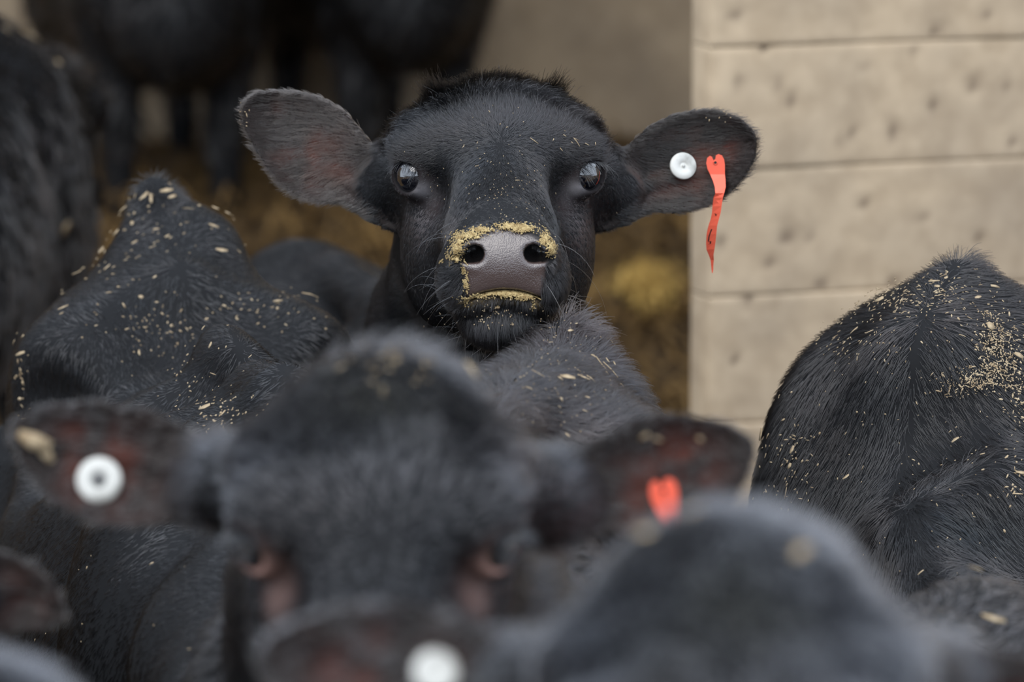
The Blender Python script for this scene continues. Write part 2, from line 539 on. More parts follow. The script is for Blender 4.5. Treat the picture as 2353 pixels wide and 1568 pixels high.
def lipdrop(ax):
    """how far the mouth line falls towards its corners"""
    return 7.5 * np.minimum(ax, .042)**2 + .22 * np.maximum(ax - .042, 0)

def head_sdf(P):
    """head in its own frame: x across, y towards the muzzle, z up from the brow"""
    Q = absx(P)
    d = ell(Q, (0, -.036, -.006), (.080, .076, .062))
    d = smin(d, ell(Q, (0, -.016, .022), (.072, .064, .030)), .03)
    d = smin(d, ell(Q, (.038, -.014, .028), (.034, .042, .019)), .03)
    d = smin(d, cone(Q, (0, -.05, .004), (0, -.100, .016), .054, .034), .035)
    d = smin(d, ell(Q, (0, -.095, .028), (.046, .028, .024)), .025)
    d = smin(d, cone(Q, (0, .02, .010), (0, .165, -.022), .044, .033), .035)
    d = smin(d, cone(Q, (0, 0, -.038), (0, .15, -.045), .068, .046), .04)
    d = smin(d, ell(Q, (.054, -.03, -.085), (.038, .078, .060)), .04)
    d = smin(d, cone(Q, (.025, -.04, -.125), (.01, .15, -.084), .045, .024), .03)
    # orbit, brow and the hollow before the eye
    d = smin(d, ell(Q, (.068, -.006, .014), (.029, .034, .028)), .022)
    d = smax(d, -ell(Q, (.074, .060, .0), (.022, .032, .022)), .03)
    # muzzle, lips, chin
    d = smin(d, ell(Q, (0, .178, -.030), (.047, .042, .041)), .02)
    d = smin(d, ell(Q, (.031, .170, -.048), (.031, .044, .033)), .02)
    d = smin(d, ell(Q, (.029, .196, -.014), (.018, .020, .016)), .012)
    chin = ell(Q, (0, .180, -.081), (.043, .036, .028))
    d = smin(d, chin, .008)
    # nose pad front is flattened
    d = smax(d, Q[:, 1] + .66 * (P[:, 2] + .018) - .2170, .008)
    d = smax(d, Q[:, 1] + .06 * (P[:, 2] + .018) - .2165, .010)
    # lids and eye opening
    ec = EYE_C.astype(np.float32); ed = EYE_D.astype(np.float32)
    d = smin(d, np.linalg.norm(Q - ec, axis=1) - .0236, .008)
    d = smin(d, cone(Q, (.062, .026, .026), (.090, .0, .026), .007, .008), .012)
    hor = unit(np.cross([0, 0, 1.], EYE_D)); ver = np.cross(EYE_D, hor)
    R = np.stack([EYE_D, hor, ver], 1).astype(np.float32)
    q = (Q - ec - ed * .022) @ R
    d = smax(d, -ell(q, (0, 0, 0), (.018, .0165, .0162)), .003)
    # nostrils, comma-shaped and turned outwards
    q = Q - np.array([.0270, .212, -.012], np.float32)
    d = smax(d, -ell(q, (0, 0, 0), (.0088, .026, .0080)), .004)
    d = smax(d, -ell(q, (.009, -.006, -.003), (.008, .018, .0045)), .004)
    # mouth slit runs round the muzzle
    um = -.0455 - lipdrop(Q[:, 0]) - .10 * (.22 - Q[:, 1])
    slot = np.maximum(np.abs(Q[:, 2] - um) - .0022, np.maximum(-(d + .010), .10 - Q[:, 1]))
    d = smax(d, -slot, .004)
    return d

class Ear:
    """a cupped leaf standing in the plane facing the yard; outline taken in pixels, depth from the head it grows on"""
    def __init__(s, poly, depth, tilt=.12, cup=.026, th=.0042, tone=1.0):
        s.tone = tone
        s.c = np.mean(poly, 0)
        s.o = px(s.c[0], s.c[1], depth)
        s.poly = [((x - s.c[0]) / FPX * depth, -(y - s.c[1]) / FPX * depth) for x, y in poly]
        s.base = (np.array(s.poly[0]) + np.array(s.poly[1]) + np.array(s.poly[-1]) + np.array(s.poly[-2])) / 4
        s.sgn = 1 if s.base[0] < 0 else -1       # +1: the ear points to +x
        s.tilt, s.cup, s.th = tilt, cup, th
        s.R = np.stack([CR, CU, -CF], 1)
        s.rad = max(math.hypot(*p) for p in s.poly) + .05
    def local(s, Pw):
        return ((Pw - s.o) @ s.R).astype(np.float32)
    def mid(s, q, e):
        out = np.maximum((q[:, 0] - s.base[0]) * s.sgn, 0)
        rid = .0045 * np.exp(-((q[:, 1] - s.base[1] - .25 * out) / .007)**2) + .0040 * np.exp(-((q[:, 1] - s.base[1] + .022 - .05 * out) / .007)**2)
        return -s.tilt * out - s.cup * (1 - np.exp(-np.maximum(e, 0) / .020)) + rid * np.clip(e / .02, 0, 1)
    def sd(s, Pw):
        q = s.local(Pw)
        r = np.linalg.norm(q, axis=1)
        d = r - s.rad + .02
        m = r < s.rad
        if m.any():
            k = q[m]
            sd = polysd(k[:, 0], k[:, 1], s.poly)
            c0 = s.mid(k, -sd)
            d[m] = smax((np.abs(k[:, 2] - c0) - s.th) * .62, sd, .006)
        return d
    def point(s, x, y, lift=0.0):
        """world point on the ear's front at pixel offset coordinates (metres in the ear plane)"""
        q = np.array([[x, y, 0.]], np.float32)
        e = -polysd(q[:, 0], q[:, 1], s.poly)
        c = s.mid(q, e)[0] + s.th + lift
        return s.o + s.R @ np.array([x, y, c])

def head_axes(pitch, yaw=0.0, roll=0.0):
    """columns: across, muzzle, brow-up. pitch 0 = muzzle straight at the camera, 90 = straight down the picture"""
    a = math.radians(pitch); y = math.radians(yaw); r = math.radians(roll)
    f = -CF * math.cos(a) - CU * math.sin(a)
    u = CU * math.cos(a) - CF * math.sin(a)
    x = CR.copy()
    f, x = f * math.cos(y) + x * math.sin(y), x * math.cos(y) - f * math.sin(y)
    x, u = x * math.cos(r) + u * math.sin(r), u * math.cos(r) - x * math.sin(r)
    return np.stack([x, f, u], 1)

def body_sdf(P, hw, wid, tail, peak, rump_peak, slope=0.0, rump=(0., 0.)):
    if slope:
        P = P.copy(); k_ = np.clip((P[:, 2] - .35) / .2, 0, 1)
        P[:, 2] += slope * np.maximum(P[:, 1], 0) * k_
    Q = absx(P); w = wid
    d = ell(Q, (0, .22, hw-.31), (.185*w, .36, .255))
    d = smin(d, ell(Q, (0, .46, hw-.36), (.215*w, .36, .25)), .08)
    d = smin(d, ell(Q, (0, .74, hw-.20), (.162*w, .20, .165)), .08)
    d = smin(d, ell(Q, (.105*w, .03, hw-.31), (.078, .13, .22)), .08)
    d = smin(d, cone(Q, (.050*w, .06, hw-.075), (.14*w, -.06, hw-.36), .030, .05), .05)
    d = smin(d, ell(Q, (0, -.08, hw-.40), (.12*w, .15, .17)), .06)
    # backbone, withers, hook and pin bones
    d = smin(d, chain(P, [(0, -.06, hw-.065), (0, .03, hw-.028), (0, .22, hw-.055), (0, .6, hw-.052), (0, .84, hw-.075)], [.024, .026, .024, .026, .026]), .05)
    if peak: d = smin(d, cone(P, (0, .02, hw-.04), (0, .03, hw-.008), .035, .012), .03)
    d = smin(d, ell(Q, (.115*w, .62, hw-.118), (.045, .07, .04)), .09)
    d = smin(d, ell(Q, (.075*w, .88, hw-.16), (.035, .04, .04)), .06)
    if rump_peak: d = smin(d, cone(P, (rump[0], .84, hw-.075), (rump[0], .86, hw-.02+rump[1]), .055, .022), .05)
    # flank hollow and the fold behind the shoulder
    d = smax(d, -ell(Q, (.155*w, .50, hw-.145), (.06, .11, .065)), .05)
    d = smax(d, -cone(Q, (.20*w, .17, hw-.16), (.23*w, .12, hw-.45), .022, .022), .035)
    d = smax(d, -ell(Q, (.085*w, -.075, hw-.150), (.032, .05, .05)), .05)
    # legs
    low = P[:, 2] < hw - .22
    if not low.any() : low = np.zeros(len(P), bool)
    QL = Q[low]; dl = d[low]
    for (pts, r) in (
        ([(.105*w, .03, hw-.42), (.105*w, -.01, hw*.36), (.10*w, .0, hw*.32), (.10*w, .01, .07)], [.075, .036, .034, .026]),
        ([(.12*w, .76, hw-.30), (.135*w, .66, hw*.52), (.12*w, .88, hw*.36), (.12*w, .86, .07)], [.11, .075, .034, .027])):
        if not len(QL): break
        dl = smin(dl, chain(QL, pts, r, .03), .05)
        fx, fy = pts[-1][0], pts[-1][1]
        hoof = np.maximum(cone(QL, (fx, fy - .012, .035), (fx, fy - .022, .0), .034, .040), -QL[:, 2])
        dl = smin(dl, hoof, .012)
    d[low] = dl
    if tail is not None:
        d = smin(d, chain(P, tail, [.030, .024, .018, .015, .014, .022, .012][:len(tail)], .02), .02)
    return d

DEFAULT_TAIL = lambda hw: [(0, .86, hw-.09), (0, .93, hw-.15), (.01, .94, hw-.30), (.02, .94, hw-.45), (.02, .94, hw-.54), (.02, .94, hw-.60), (.02, .94, hw-.68)]

class Calf:
    pass

def make_calf(label, loc, yaw, hw, E, R, ears=(), wid=1.0, coarse=.016, headstep=.005, fine=(), tail=None, peak=True, rump_peak=False, neck_drop=.0, head_scale=1.0, eyes=True, slope=0.0, rump=(0., 0.), extra=(), dents=(), tufts=(), pink=0.0, pale_eye=.0, neck_r=(.15, .105, .088)):
    c = Calf()
    root = bpy.data.objects.new('calf', None); root.empty_display_size = .1
    link(root); root.location = loc; root.rotation_euler = (0, 0, yaw)
    tag(root, label, 'calf', 'young black cattle crowded in the barn')
    c.root = root
    c.loc = np.array(loc, float)
    cy, sy = math.cos(yaw), math.sin(yaw)
    c.Rz = np.array([[cy, -sy, 0], [sy, cy, 0], [0, 0, 1.]])
    toL = lambda Pw: (np.asarray(Pw, float) - c.loc) @ c.Rz            # world -> calf
    toW = lambda Pl: np.asarray(Pl, float) @ c.Rz.T + c.loc
    c.toL, c.toW = toL, toW
    c.E = toL(E); c.HR = c.Rz.T @ R                                      # head frame in calf frame
    c.R_world = R; c.E_world = np.asarray(E, float)
    c.hs = head_scale
    c.ears = list(ears)
    c.hw = hw; c.wid = wid
    if tail is None: tail = DEFAULT_TAIL(hw)
    h2l = lambda p: c.E + c.HR @ (np.array(p) * head_scale)
    c.h2l = h2l
    occ = h2l((0, -.09, -.035)); thr = h2l((0, -.05, -.085))
    mid = (occ + np.array([0, -.02, hw-.20])) / 2 + np.array([0, .05, -neck_drop])
    eb = []
    for e in c.ears:
        bw = e.o + e.R @ np.array([e.base[0], e.base[1], -.012])
        side = np.sign(((bw - c.E_world) @ R)[0])
        eb.append((h2l((.070 * side, -.062, -.004)), toL(bw)))
    E32 = c.E.astype(np.float32); HR32 = c.HR.astype(np.float32)
    def fn(P):
        P = np.asarray(P, np.float32)
        d = body_sdf(P, hw, wid, tail, peak, rump_peak, slope, rump)
        d = smin(d, chain(P, [(0, 0, hw-.24), mid, occ], neck_r, .05), .07)
        d = smin(d, cone(P, (0, -.06, hw-.10), h2l((0, -.070, -.018)), .06, .052), .05)
        d = smin(d, cone(P, (0, -.10, hw-.42), thr, .11, .056), .06)
        q = (P - E32) @ HR32 / head_scale
        hd = np.linalg.norm(q, axis=1) - .25
        m = hd < .06
        if m.any(): hd[m] = head_sdf(q[m])
        d = smin(d, hd * head_scale, .018)
        if c.ears:
            Pw = toW(P)
            for e, (a, b) in zip(c.ears, eb):
                d = smin(d, cone(P, a, b, .036 * head_scale, .030 * head_scale), .022)
                d = smin(d, e.sd(Pw), .016)
        return d
    base_fn = fn
    if extra:
        def fn1(P):
            d = base_fn(P)
            for (ce, ra, k) in extra: d = smin(d, ell(np.asarray(P, np.float32), ce, ra), k)
            return d
        fn = fn1
    if dents:
        # hollows of the hide, placed where their line of sight meets it
        dd = np.array([(q_[0], q_[1]) for q_ in dents], float)
        dr = CF + (dd[:, :1] - W/2)/FPX*CR - (dd[:, 1:] - H/2)/FPX*CU
        t = np.full(len(dd), np.dot(c.loc - CAM, CF) - 1.0)
        for _ in range(80): t = t + fn(toL(CAM + dr*t[:, None])) * .7
        cs = toL(CAM + dr*t[:, None]).astype(np.float32)
        pre = fn
        def fn2(P):
            P = np.asarray(P, np.float32); d = pre(P)
            for q_, ce in zip(dents, cs):
                r_ = q_[2]
                d = smax(d, -(np.linalg.norm(P - ce, axis=1) - r_), r_ * 1.6)
            return d
        fn = fn2
    c.tufts = tufts; c.pink = pink
    c.fn = fn
    pts = [np.array([[-.26*wid, -.25, 0], [.26*wid, 1.02, hw + .06]]), c.E[None] + np.array([[-.24, -.24, -.24], [.24, .24, .24]]), np.array([t for t in tail]) ]
    for e in c.ears:
        pts.append(toL(e.o)[None] + np.array([[-1, -1, -1], [1, 1, 1]]) * (e.rad - .03))
    A = np.concatenate(pts)
    lo, hi = A.min(0) - .03, A.max(0) + .03
    lo[2] = -.01
    fines = [[], [], []]
    hb = c.E[None] + (c.HR @ (np.array([[sx_*.11, sy_, sz_] for sx_ in (-1, 1) for sy_ in (-.16, .23) for sz_ in (-.13, .09)]).T * head_scale)).T
    for k in range(3):
        fines[k].append((hb[:, k].min(), hb[:, k].max(), headstep))
    for e in c.ears:
        Pw = np.array([e.o + e.R @ np.array([x, y, z]) for x, y in e.poly for z in (-.06, .02)])
        pl = toL(Pw)
        for k in range(3):
            fines[k].append((pl[:, k].min(), pl[:, k].max(), max(headstep, .0035) if k != 1 else headstep))
    for (flo, fhi, st) in fine:
        for k in range(3): fines[k].append((flo[k], fhi[k], st))
    axs = [axis(lo[k], hi[k], coarse, fines[k]) for k in range(3)]
    V, Q = surface_net(fn, *axs)
    c.V, c.Q = V, Q
    body = quads_obj('body', V, Q, M_HIDE, root)
    c.body = body
    # hide colours by anatomy
    hq = ((V - c.E) @ c.HR) / head_scale
    rgb = np.tile(np.array([.008, .0084, .0096]), (len(V), 1))
    wet = np.zeros(len(V))
    ax_ = np.abs(hq[:, 0])
    inhead = (hq[:, 1] > -.2) & (hq[:, 1] < .25) & (np.abs(hq[:, 2]) < .15) & (ax_ < .12)
    def mixc(mask, col):
        nonlocal rgb
        rgb = rgb * (1 - mask[:, None]) + np.array(col) * mask[:, None]
    top = .008 - 9.0 * ax_**2
    sm = lambda a, b, x: np.clip((x - a) / (b - a), 0, 1)
    pad = sm(.183, .190, hq[:, 1]) * (1 - sm(.0375, .041, ax_ - .16 * (hq[:, 2] + .012))) * (1 - sm(top - .002, top + .003, hq[:, 2])) * sm(-.050, -.046, hq[:, 2] + lipdrop(ax_))
    c.pad_top = top
    pad = pad * inhead
    mixc(pad, srgb(76, 62, 58))
    nq = np.stack([ax_, hq[:, 1], hq[:, 2]], 1)
    hole = np.clip((1.25 - np.linalg.norm((nq - np.array([.029, .205, -.0125])) / np.array([.0125, .020, .0085]), axis=1)) / .2, 0, 1) * (hq[:, 1] < .2085) * inhead
    mixc(hole, (.006, .005, .005)); wet = np.maximum(wet, pad)  # dark of the nostril recesses painted into the hide colour
    lip = inhead * sm(.185, .195, hq[:, 1]) * (1 - sm(.03, .045, ax_)) * sm(-.0610, -.0570, hq[:, 2] + lipdrop(ax_)) * (1 - sm(-.0500, -.0470, hq[:, 2] + lipdrop(ax_)))
    lip = lip * .5 * (.55 + .45 * noise3(V, 160, 9))
    mixc(np.clip(lip, 0, 1) * .8, srgb(150, 128, 84))
    qe = np.stack([ax_, hq[:, 1], hq[:, 2]], 1) - EYE_C
    re = np.linalg.norm(qe, axis=1)
    mixc(inhead * np.clip(1 - np.abs(re - .024) / .006, 0, 1) * .6, srgb(40, 30, 30))
    under = np.exp(-((ax_ - .062) / .014)**2 - ((hq[:, 1] - .035) / .02)**2 - ((hq[:, 2] + .018) / .014)**2) * inhead
    mixc(np.clip(under, 0, 1) * .5, srgb(60, 48, 48))
    mixc(np.clip(np.exp(-((ax_ - .0715) / .008)**2 - ((hq[:, 1] - .0325) / .008)**2 - ((hq[:, 2] + .006) / .009)**2) * 1.3, 0, 1) * inhead * pale_eye, srgb(150, 147, 150))
    if pink: mixc(np.clip(np.exp(-((ax_ - .082) / .016)**2 - ((hq[:, 1] - .036) / .012)**2 - ((hq[:, 2] + .010) / .020)**2) * 1.6, 0, 1) * inhead * pink, srgb(196, 156, 144))
    earm = np.zeros(len(V))
    c.ear_e = []
    if c.ears:
        Vw = toW(V)
        for e in c.ears:
            q = e.local(Vw)
            sd = polysd(q[:, 0], q[:, 1], e.poly)
            inside = (np.linalg.norm(q, axis=1) < e.rad) & (sd < .004) & (np.abs(q[:, 2] - e.mid(q, -sd)) < .02)
            front = inside & (q[:, 2] > e.mid(q, -sd))
            L = np.max([(p[0] - e.base[0]) * e.sgn for p in e.poly])
            a = (q[:, 0] - e.base[0]) * e.sgn / L
            red = np.clip(-sd / .03, 0, 1) * np.exp(-((a - .6) / .3)**2) * front * np.clip(.45 + .8 * noise3(V, 22, 41), 0, 1)
            mixc(np.clip(red, 0, 1) * .9, srgb(96, 48, 36))
            mixc(front * (1 - np.clip(red, 0, 1)) * .5, srgb(58, 50, 46))
            earm = np.maximum(earm, inside * np.clip((a - .05) / .12, 0, 1))
    c.earm = earm; c.pad = np.maximum(pad, np.clip(lip, 0, 1))
    set_color(body, 'hide', rgb); set_float(body, 'wet', wet)
    # eyes
    c.eyes = []
    if eyes:
        for s in (-1, 1):
            ec = h2l((EYE_C[0] * s, EYE_C[1], EYE_C[2]))
            nu, nv = 24, 14
            vv = []; ff = []
            for i in range(nv + 1):
                th_ = math.pi * i / nv
                for j in range(nu):
                    ph = 2 * math.pi * j / nu
                    vv.append(ec + EYE_R * head_scale * np.array([math.sin(th_) * math.cos(ph), math.sin(th_) * math.sin(ph), math.cos(th_)]))
            for i in range(nv):
                for j in range(nu):
                    ff.append((i*nu+j, (i+1)*nu+j, (i+1)*nu+(j+1) % nu, i*nu+(j+1) % nu))
            e = mesh_obj('eyeball', vv, ff, M_EYE, root)
            e['label'] = 'dark glossy eye'
            c.eyes.append(e)
    return c

# ------------------------------------------------------------------ the herd
ear_main_L = [(905,350),(868,340),(838,302),(800,257),(750,224),(700,208),(640,201),(590,206),(560,226),(551,255),(558,295),(580,340),(610,385),(645,428),(680,452),(730,465),(790,470),(840,488),(885,522),(915,528)]
ear_main_R = [(1385,355),(1420,348),(1450,325),(1490,288),(1540,262),(1600,250),(1650,251),(1700,265),(1733,292),(1746,320),(1741,360),(1722,400),(1692,434),(1652,463),(1610,481),(1560,489),(1500,487),(1450,503),(1400,527),(1380,527)]
ear_mid_L = [(520,1045),(470,1015),(420,978),(360,944),(280,922),(200,916),(120,922),(50,944),(14,968),(12,1000),(34,1060),(74,1120),(124,1168),(194,1206),(272,1224),(350,1221),(430,1203),(500,1188),(530,1188)]
ear_mid_R = [(1230,1060),(1290,1050),(1340,1018),(1400,984),(1460,959),(1530,946),(1610,952),(1680,972),(1732,1004),(1741,1040),(1731,1090),(1696,1145),(1640,1198),(1560,1232),(1470,1247),(1380,1238),(1300,1248),(1240,1240)]
ear_near_L = [(1260,1490),(1200,1470),(1120,1432),(1040,1402),(950,1380),(860,1378),(760,1392),(670,1422),(605,1460),(585,1505),(605,1565),(680,1640),(800,1690),(950,1705),(1100,1700),(1260,1690)]
ear_near_R = [(2080,1470),(2150,1462),(2250,1482),(2353,1490),(2450,1502),(2560,1545),(2600,1600),(2550,1680),(2400,1720),(2250,1705),(2100,1690)]
ear_side_R = [(-140,1300),(-70,1272),(0,1260),(50,1278),(100,1312),(138,1352),(157,1395),(152,1428),(120,1448),(60,1462),(-30,1474),(-140,1490)]

def base_at(x, y, d, z=0.0):
    p = px(x, y, d); return (p[0], p[1], z)

# the calf that looks up
main = make_calf('black calf with raised head staring at camera, orange ribbon tag in its ear', base_at(1100, 700, 5.97), math.radians(16), .785,
    px(1145, 408, 5.39), head_axes(18, 1.6), [Ear(ear_main_L, 5.47, tone=1.3), Ear(ear_main_R, 5.47, tone=.42)], wid=.92, headstep=.0028, pale_eye=.8, neck_r=(.15, .100, .082))  # left ear hair toned up to paint in its backlight
# centre front calf, face lowered towards the camera
mid = make_calf('blurred black calf in front centre, face lowered, white ring tag in its ear', base_at(905, 1000, 4.36), math.radians(-9), .885,
    px(866, 1236, 3.86), head_axes(41), [Ear(ear_mid_L, 4.0), Ear(ear_mid_R, 4.0, tone=.6)], wid=.80, headstep=.0045, pink=.9, rump_peak=True, rump=(.012, -.005), fine=[((-.2, .55, .6), (.2, 1.0, .95), .008)])
near = make_calf('nearest blurred black calf at lower right, broad fluffy forehead', base_at(1800, 1300, 3.75), math.radians(-14), .80,
    px(1690, 1790, 3.02), head_axes(55), [Ear(ear_near_L, 3.18), Ear(ear_near_R, 3.18)], wid=.82, headstep=.005)
left = make_calf('black calf on the left seen over its straw-flecked hips and ribs', base_at(665, 850, 5.14), math.radians(11.7), .84,
    px(560, 2000, 4.62), head_axes(60), [], wid=1.06, headstep=.008, coarse=.012, rump_peak=True, rump=(0, .03), peak=False, slope=-.055, extra=[((.045, .82, .848), (.035, .07, .035), .06)],
    dents=[(480, 675, .065), (400, 640, .035), (345, 930, .028), (410, 890, .03), (480, 850, .03), (545, 808, .024)], tufts=[((0, .86, .90), .028)])
right = make_calf('black calf at the right edge with dusty pointed shoulders', base_at(2185, 650, 5.42), math.radians(-22), .892,
    px(2330, 1900, 4.98), head_axes(62), [], wid=1.08, headstep=.008, coarse=.012, slope=.17, dents=[(2110, 985, .045), (2150, 945, .03), (2325, 1210, .05)], extra=[((0, .03, .722), (.165, .12, .15), .06)], tufts=[((0, .03, .892), .015)])
low = make_calf('blurred black calf at lower left corner with straw on its crown', base_at(-140, 1500, 3.7), math.radians(0), .68,
    px(-110, 2150, 3.0), head_axes(58), [], slope=.12, wid=.82, headstep=.006)
side = make_calf('black calf at left edge showing only one curled ear', base_at(-800, 1400, 4.6), math.radians(8), .82,
    px(-420, 1420, 3.95), head_axes(50), [Ear(ear_side_R, 3.98)], wid=.82, headstep=.006)
# the ones standing deep in the barn
def far_calf(label, x, d, yaw, hw, head, pitch, tail=None, sink=.0, coarse=.02, wid=1.0):
    p = px(x, 300, d)
    loc = (p[0], p[1], float(ground_z(p[0], p[1])) - sink)
    cy, sy = math.cos(yaw), math.sin(yaw)
    Rz = np.array([[cy, -sy, 0], [sy, cy, 0], [0, 0, 1.]])
    E = np.array(loc) + Rz @ np.array(head)
    a = math.radians(pitch)
    f = Rz @ np.array([0, -math.cos(a), -math.sin(a)]); u = Rz @ np.array([0, -math.sin(a), math.cos(a)]); x_ = Rz @ np.array([1., 0, 0])
    return make_calf(label, loc, yaw, hw, E, np.stack([x_, f, u], 1), [], wid=wid, coarse=coarse, headstep=.01, tail=tail)
hwt = .86
bg1 = far_calf('dark calf far left turned away, tail swinging out', -110, 8.0, math.radians(170), hwt, (0, -.5, .62), 35,
    tail=[(0, .86, hwt-.07), (-.05, .92, hwt-.055), (-.12, .95, hwt-.10), (-.17, .95, hwt-.20), (-.19, .95, hwt-.30), (-.20, .95, hwt-.40), (-.20, .95, hwt-.50)])
bg2 = far_calf('black calf in the shade by the back wall, facing out between two others', 395, 10.6, math.radians(10), .95, (0, -.26, 1.12), 15, sink=.14)
bg3 = far_calf('dung-smeared dark calf in the shade beside the bare back wall', 930, 10.75, math.radians(10), .95, (0, -.26, 1.12), 15, sink=.12, wid=.85)

# ------------------------------------------------------------------ coats
def vnormals(c):
    n = np.empty(len(c.V) * 3, np.float32)
    c.body.data.vertex_normals.foreach_get('vector', n)
    return n.reshape(-1, 3)

def sample(c, n, weight):
    """roots spread over the hide; weight(P, N) -> relative density"""
    V, Q = c.V, c.Q
    if not hasattr(c, 'N'):
        c.N = vnormals(c)
    a, b, d, e = V[Q[:, 0]], V[Q[:, 1]], V[Q[:, 2]], V[Q[:, 3]]
    area = .5 * np.linalg.norm(np.cross(d - a, e - b), axis=1)
    cen = (a + b + d + e) / 4; cn = c.N[Q].mean(1)
    w = area * weight(cen, cn, c.earm[Q].mean(1), c.pad[Q].mean(1))
    tot = w.sum()
    k = rng.choice(len(Q), n, p=w / tot)
    u, v = rng.random(n)[:, None], rng.random(n)[:, None]
    bl = lambda A, B_, C_, D_: (A*(1-u) + B_*u)*(1-v) + (D_*(1-u) + C_*u)*v
    P = bl(a[k], b[k], d[k], e[k])
    N = bl(c.N[Q[k, 0]], c.N[Q[k, 1]], c.N[Q[k, 2]], c.N[Q[k, 3]])
    N /= np.linalg.norm(N, axis=1, keepdims=True) + 1e-9
    return P, N, c.earm[Q[k]].mean(1), c.pad[Q[k]].mean(1)

def norm(v):
    return v / (np.linalg.norm(v, axis=1, keepdims=True) + 1e-9)

def smooth01(a, b, x):
    t = np.clip((x - a) / (b - a), 0, 1); return t * t * (3 - 2 * t)

def comb(c, P, N, earm):
    """lie of the coat: direction, length (m), lift"""
    n = len(P)
    h = ((P - c.E) @ c.HR) / c.hs
    x, f, u = h[:, 0], h[:, 1], h[:, 2]
    # body: backwards and down the sides
    D = np.stack([np.sign(P[:, 0]) * .25, np.full(n, .75), -.35 - 1.2 * np.clip((c.hw - .06 - P[:, 2]) * 3, 0, 1)], 1)
    fr = smooth01(-.15, -.65, N[:, 1])[:, None]
    D = norm(D) * (1 - fr) + np.stack([np.sign(P[:, 0]) * .45 + .25, np.zeros(n), np.full(n, -.9)], 1) * fr
    L = np.full(n, .020); lift = np.full(n, .35)
    # head
    r = np.linalg.norm(h - np.array([0, .03, -.02]), axis=1)
    wh = 1 - smooth01(.15, .21, r)
    rad = np.stack([x * 1.0, f - .058, np.zeros(n)], 1)
    rad = norm(rad)
    rad[:, 2] = -.3 * np.clip(np.abs(x) / .06, 0, 1)
    side = smooth01(.015, -.04, u) * (1 - smooth01(.12, .17, f))
    dh = rad * (1 - side)[:, None] + np.stack([np.zeros(n), -.45 * np.ones(n), -1 * np.ones(n)], 1) * side[:, None]
    muz = smooth01(.12, .16, f)
    dh = dh * (1 - muz)[:, None] + norm(np.stack([x * 14, -.25 * np.ones(n), -.35 - .5 * (u < -.05)], 1)) * muz[:, None]
    poll = smooth01(.035, -.055, f) * smooth01(-.02, .02, u)
    dh = dh * (1 - poll)[:, None] + norm(np.stack([x * 10, .45 * np.ones(n), 1.0 * np.ones(n)], 1)) * poll[:, None]
    top = smooth01(.055, -.03, f) * smooth01(.0, .03, u)
    dh = dh + np.stack([np.zeros(n), np.zeros(n), .8 * np.ones(n)], 1) * (top * (1 - poll))[:, None]
    bridge = smooth01(.05, .08, f) * (1 - muz) * (1 - side)
    Lh = .0080 + .013 * top + .008 * poll - .0035 * muz
    Lh = Lh - .004 * np.exp(-((np.abs(x) - .07)**2 + (f - .02)**2 + u**2) / .03**2)
    near_eye = np.exp(-(np.linalg.norm(np.stack([np.abs(x), f, u], 1) - EYE_C, axis=1) / .031)**4)
    Lh = Lh * (1 - .58 * near_eye)
    lh = .30 + .25 * poll + .40 * top + .10 * bridge + .35 * near_eye
    D = norm(D) * (1 - wh)[:, None] + (norm(dh) @ c.HR.T) * wh[:, None]
    L = L * (1 - wh) + Lh * wh; lift = lift * (1 - wh) + lh * wh
    c_head = wh
    for (tp, tr) in c.tufts:
        w_ = np.exp(-(np.linalg.norm(P - np.array(tp), axis=1) / tr)**2)
        L = L + .014 * w_; lift = lift + .9 * w_
    # ears
    if c.ears and (earm > .01).any():
        Pw = c.toW(P)
        for e in c.ears:
            q = e.local(Pw)
            m = (np.linalg.norm(q, axis=1) < e.rad) & (earm > .02)
            if not m.any(): continue
            k = q[m]
            sd = polysd(k[:, 0], k[:, 1], e.poly)
            d0 = np.stack([np.full(len(k), e.sgn * 1.0), .9 * (k[:, 1] - e.base[1] * 0) / .05 * .35 - .15, np.full(len(k), .1)], 1)
            dw = norm(d0) @ e.R.T
            D[m] = dw @ c.Rz
            edge = np.exp(-np.abs(sd) / .006)
            front = k[:, 2] > e.mid(k, -sd)
            L[m] = np.where(front, .015 - .003 * edge, .011)
            lift[m] = np.where(front, .30, .25) + .15 * edge
    return D, L, lift, c_head

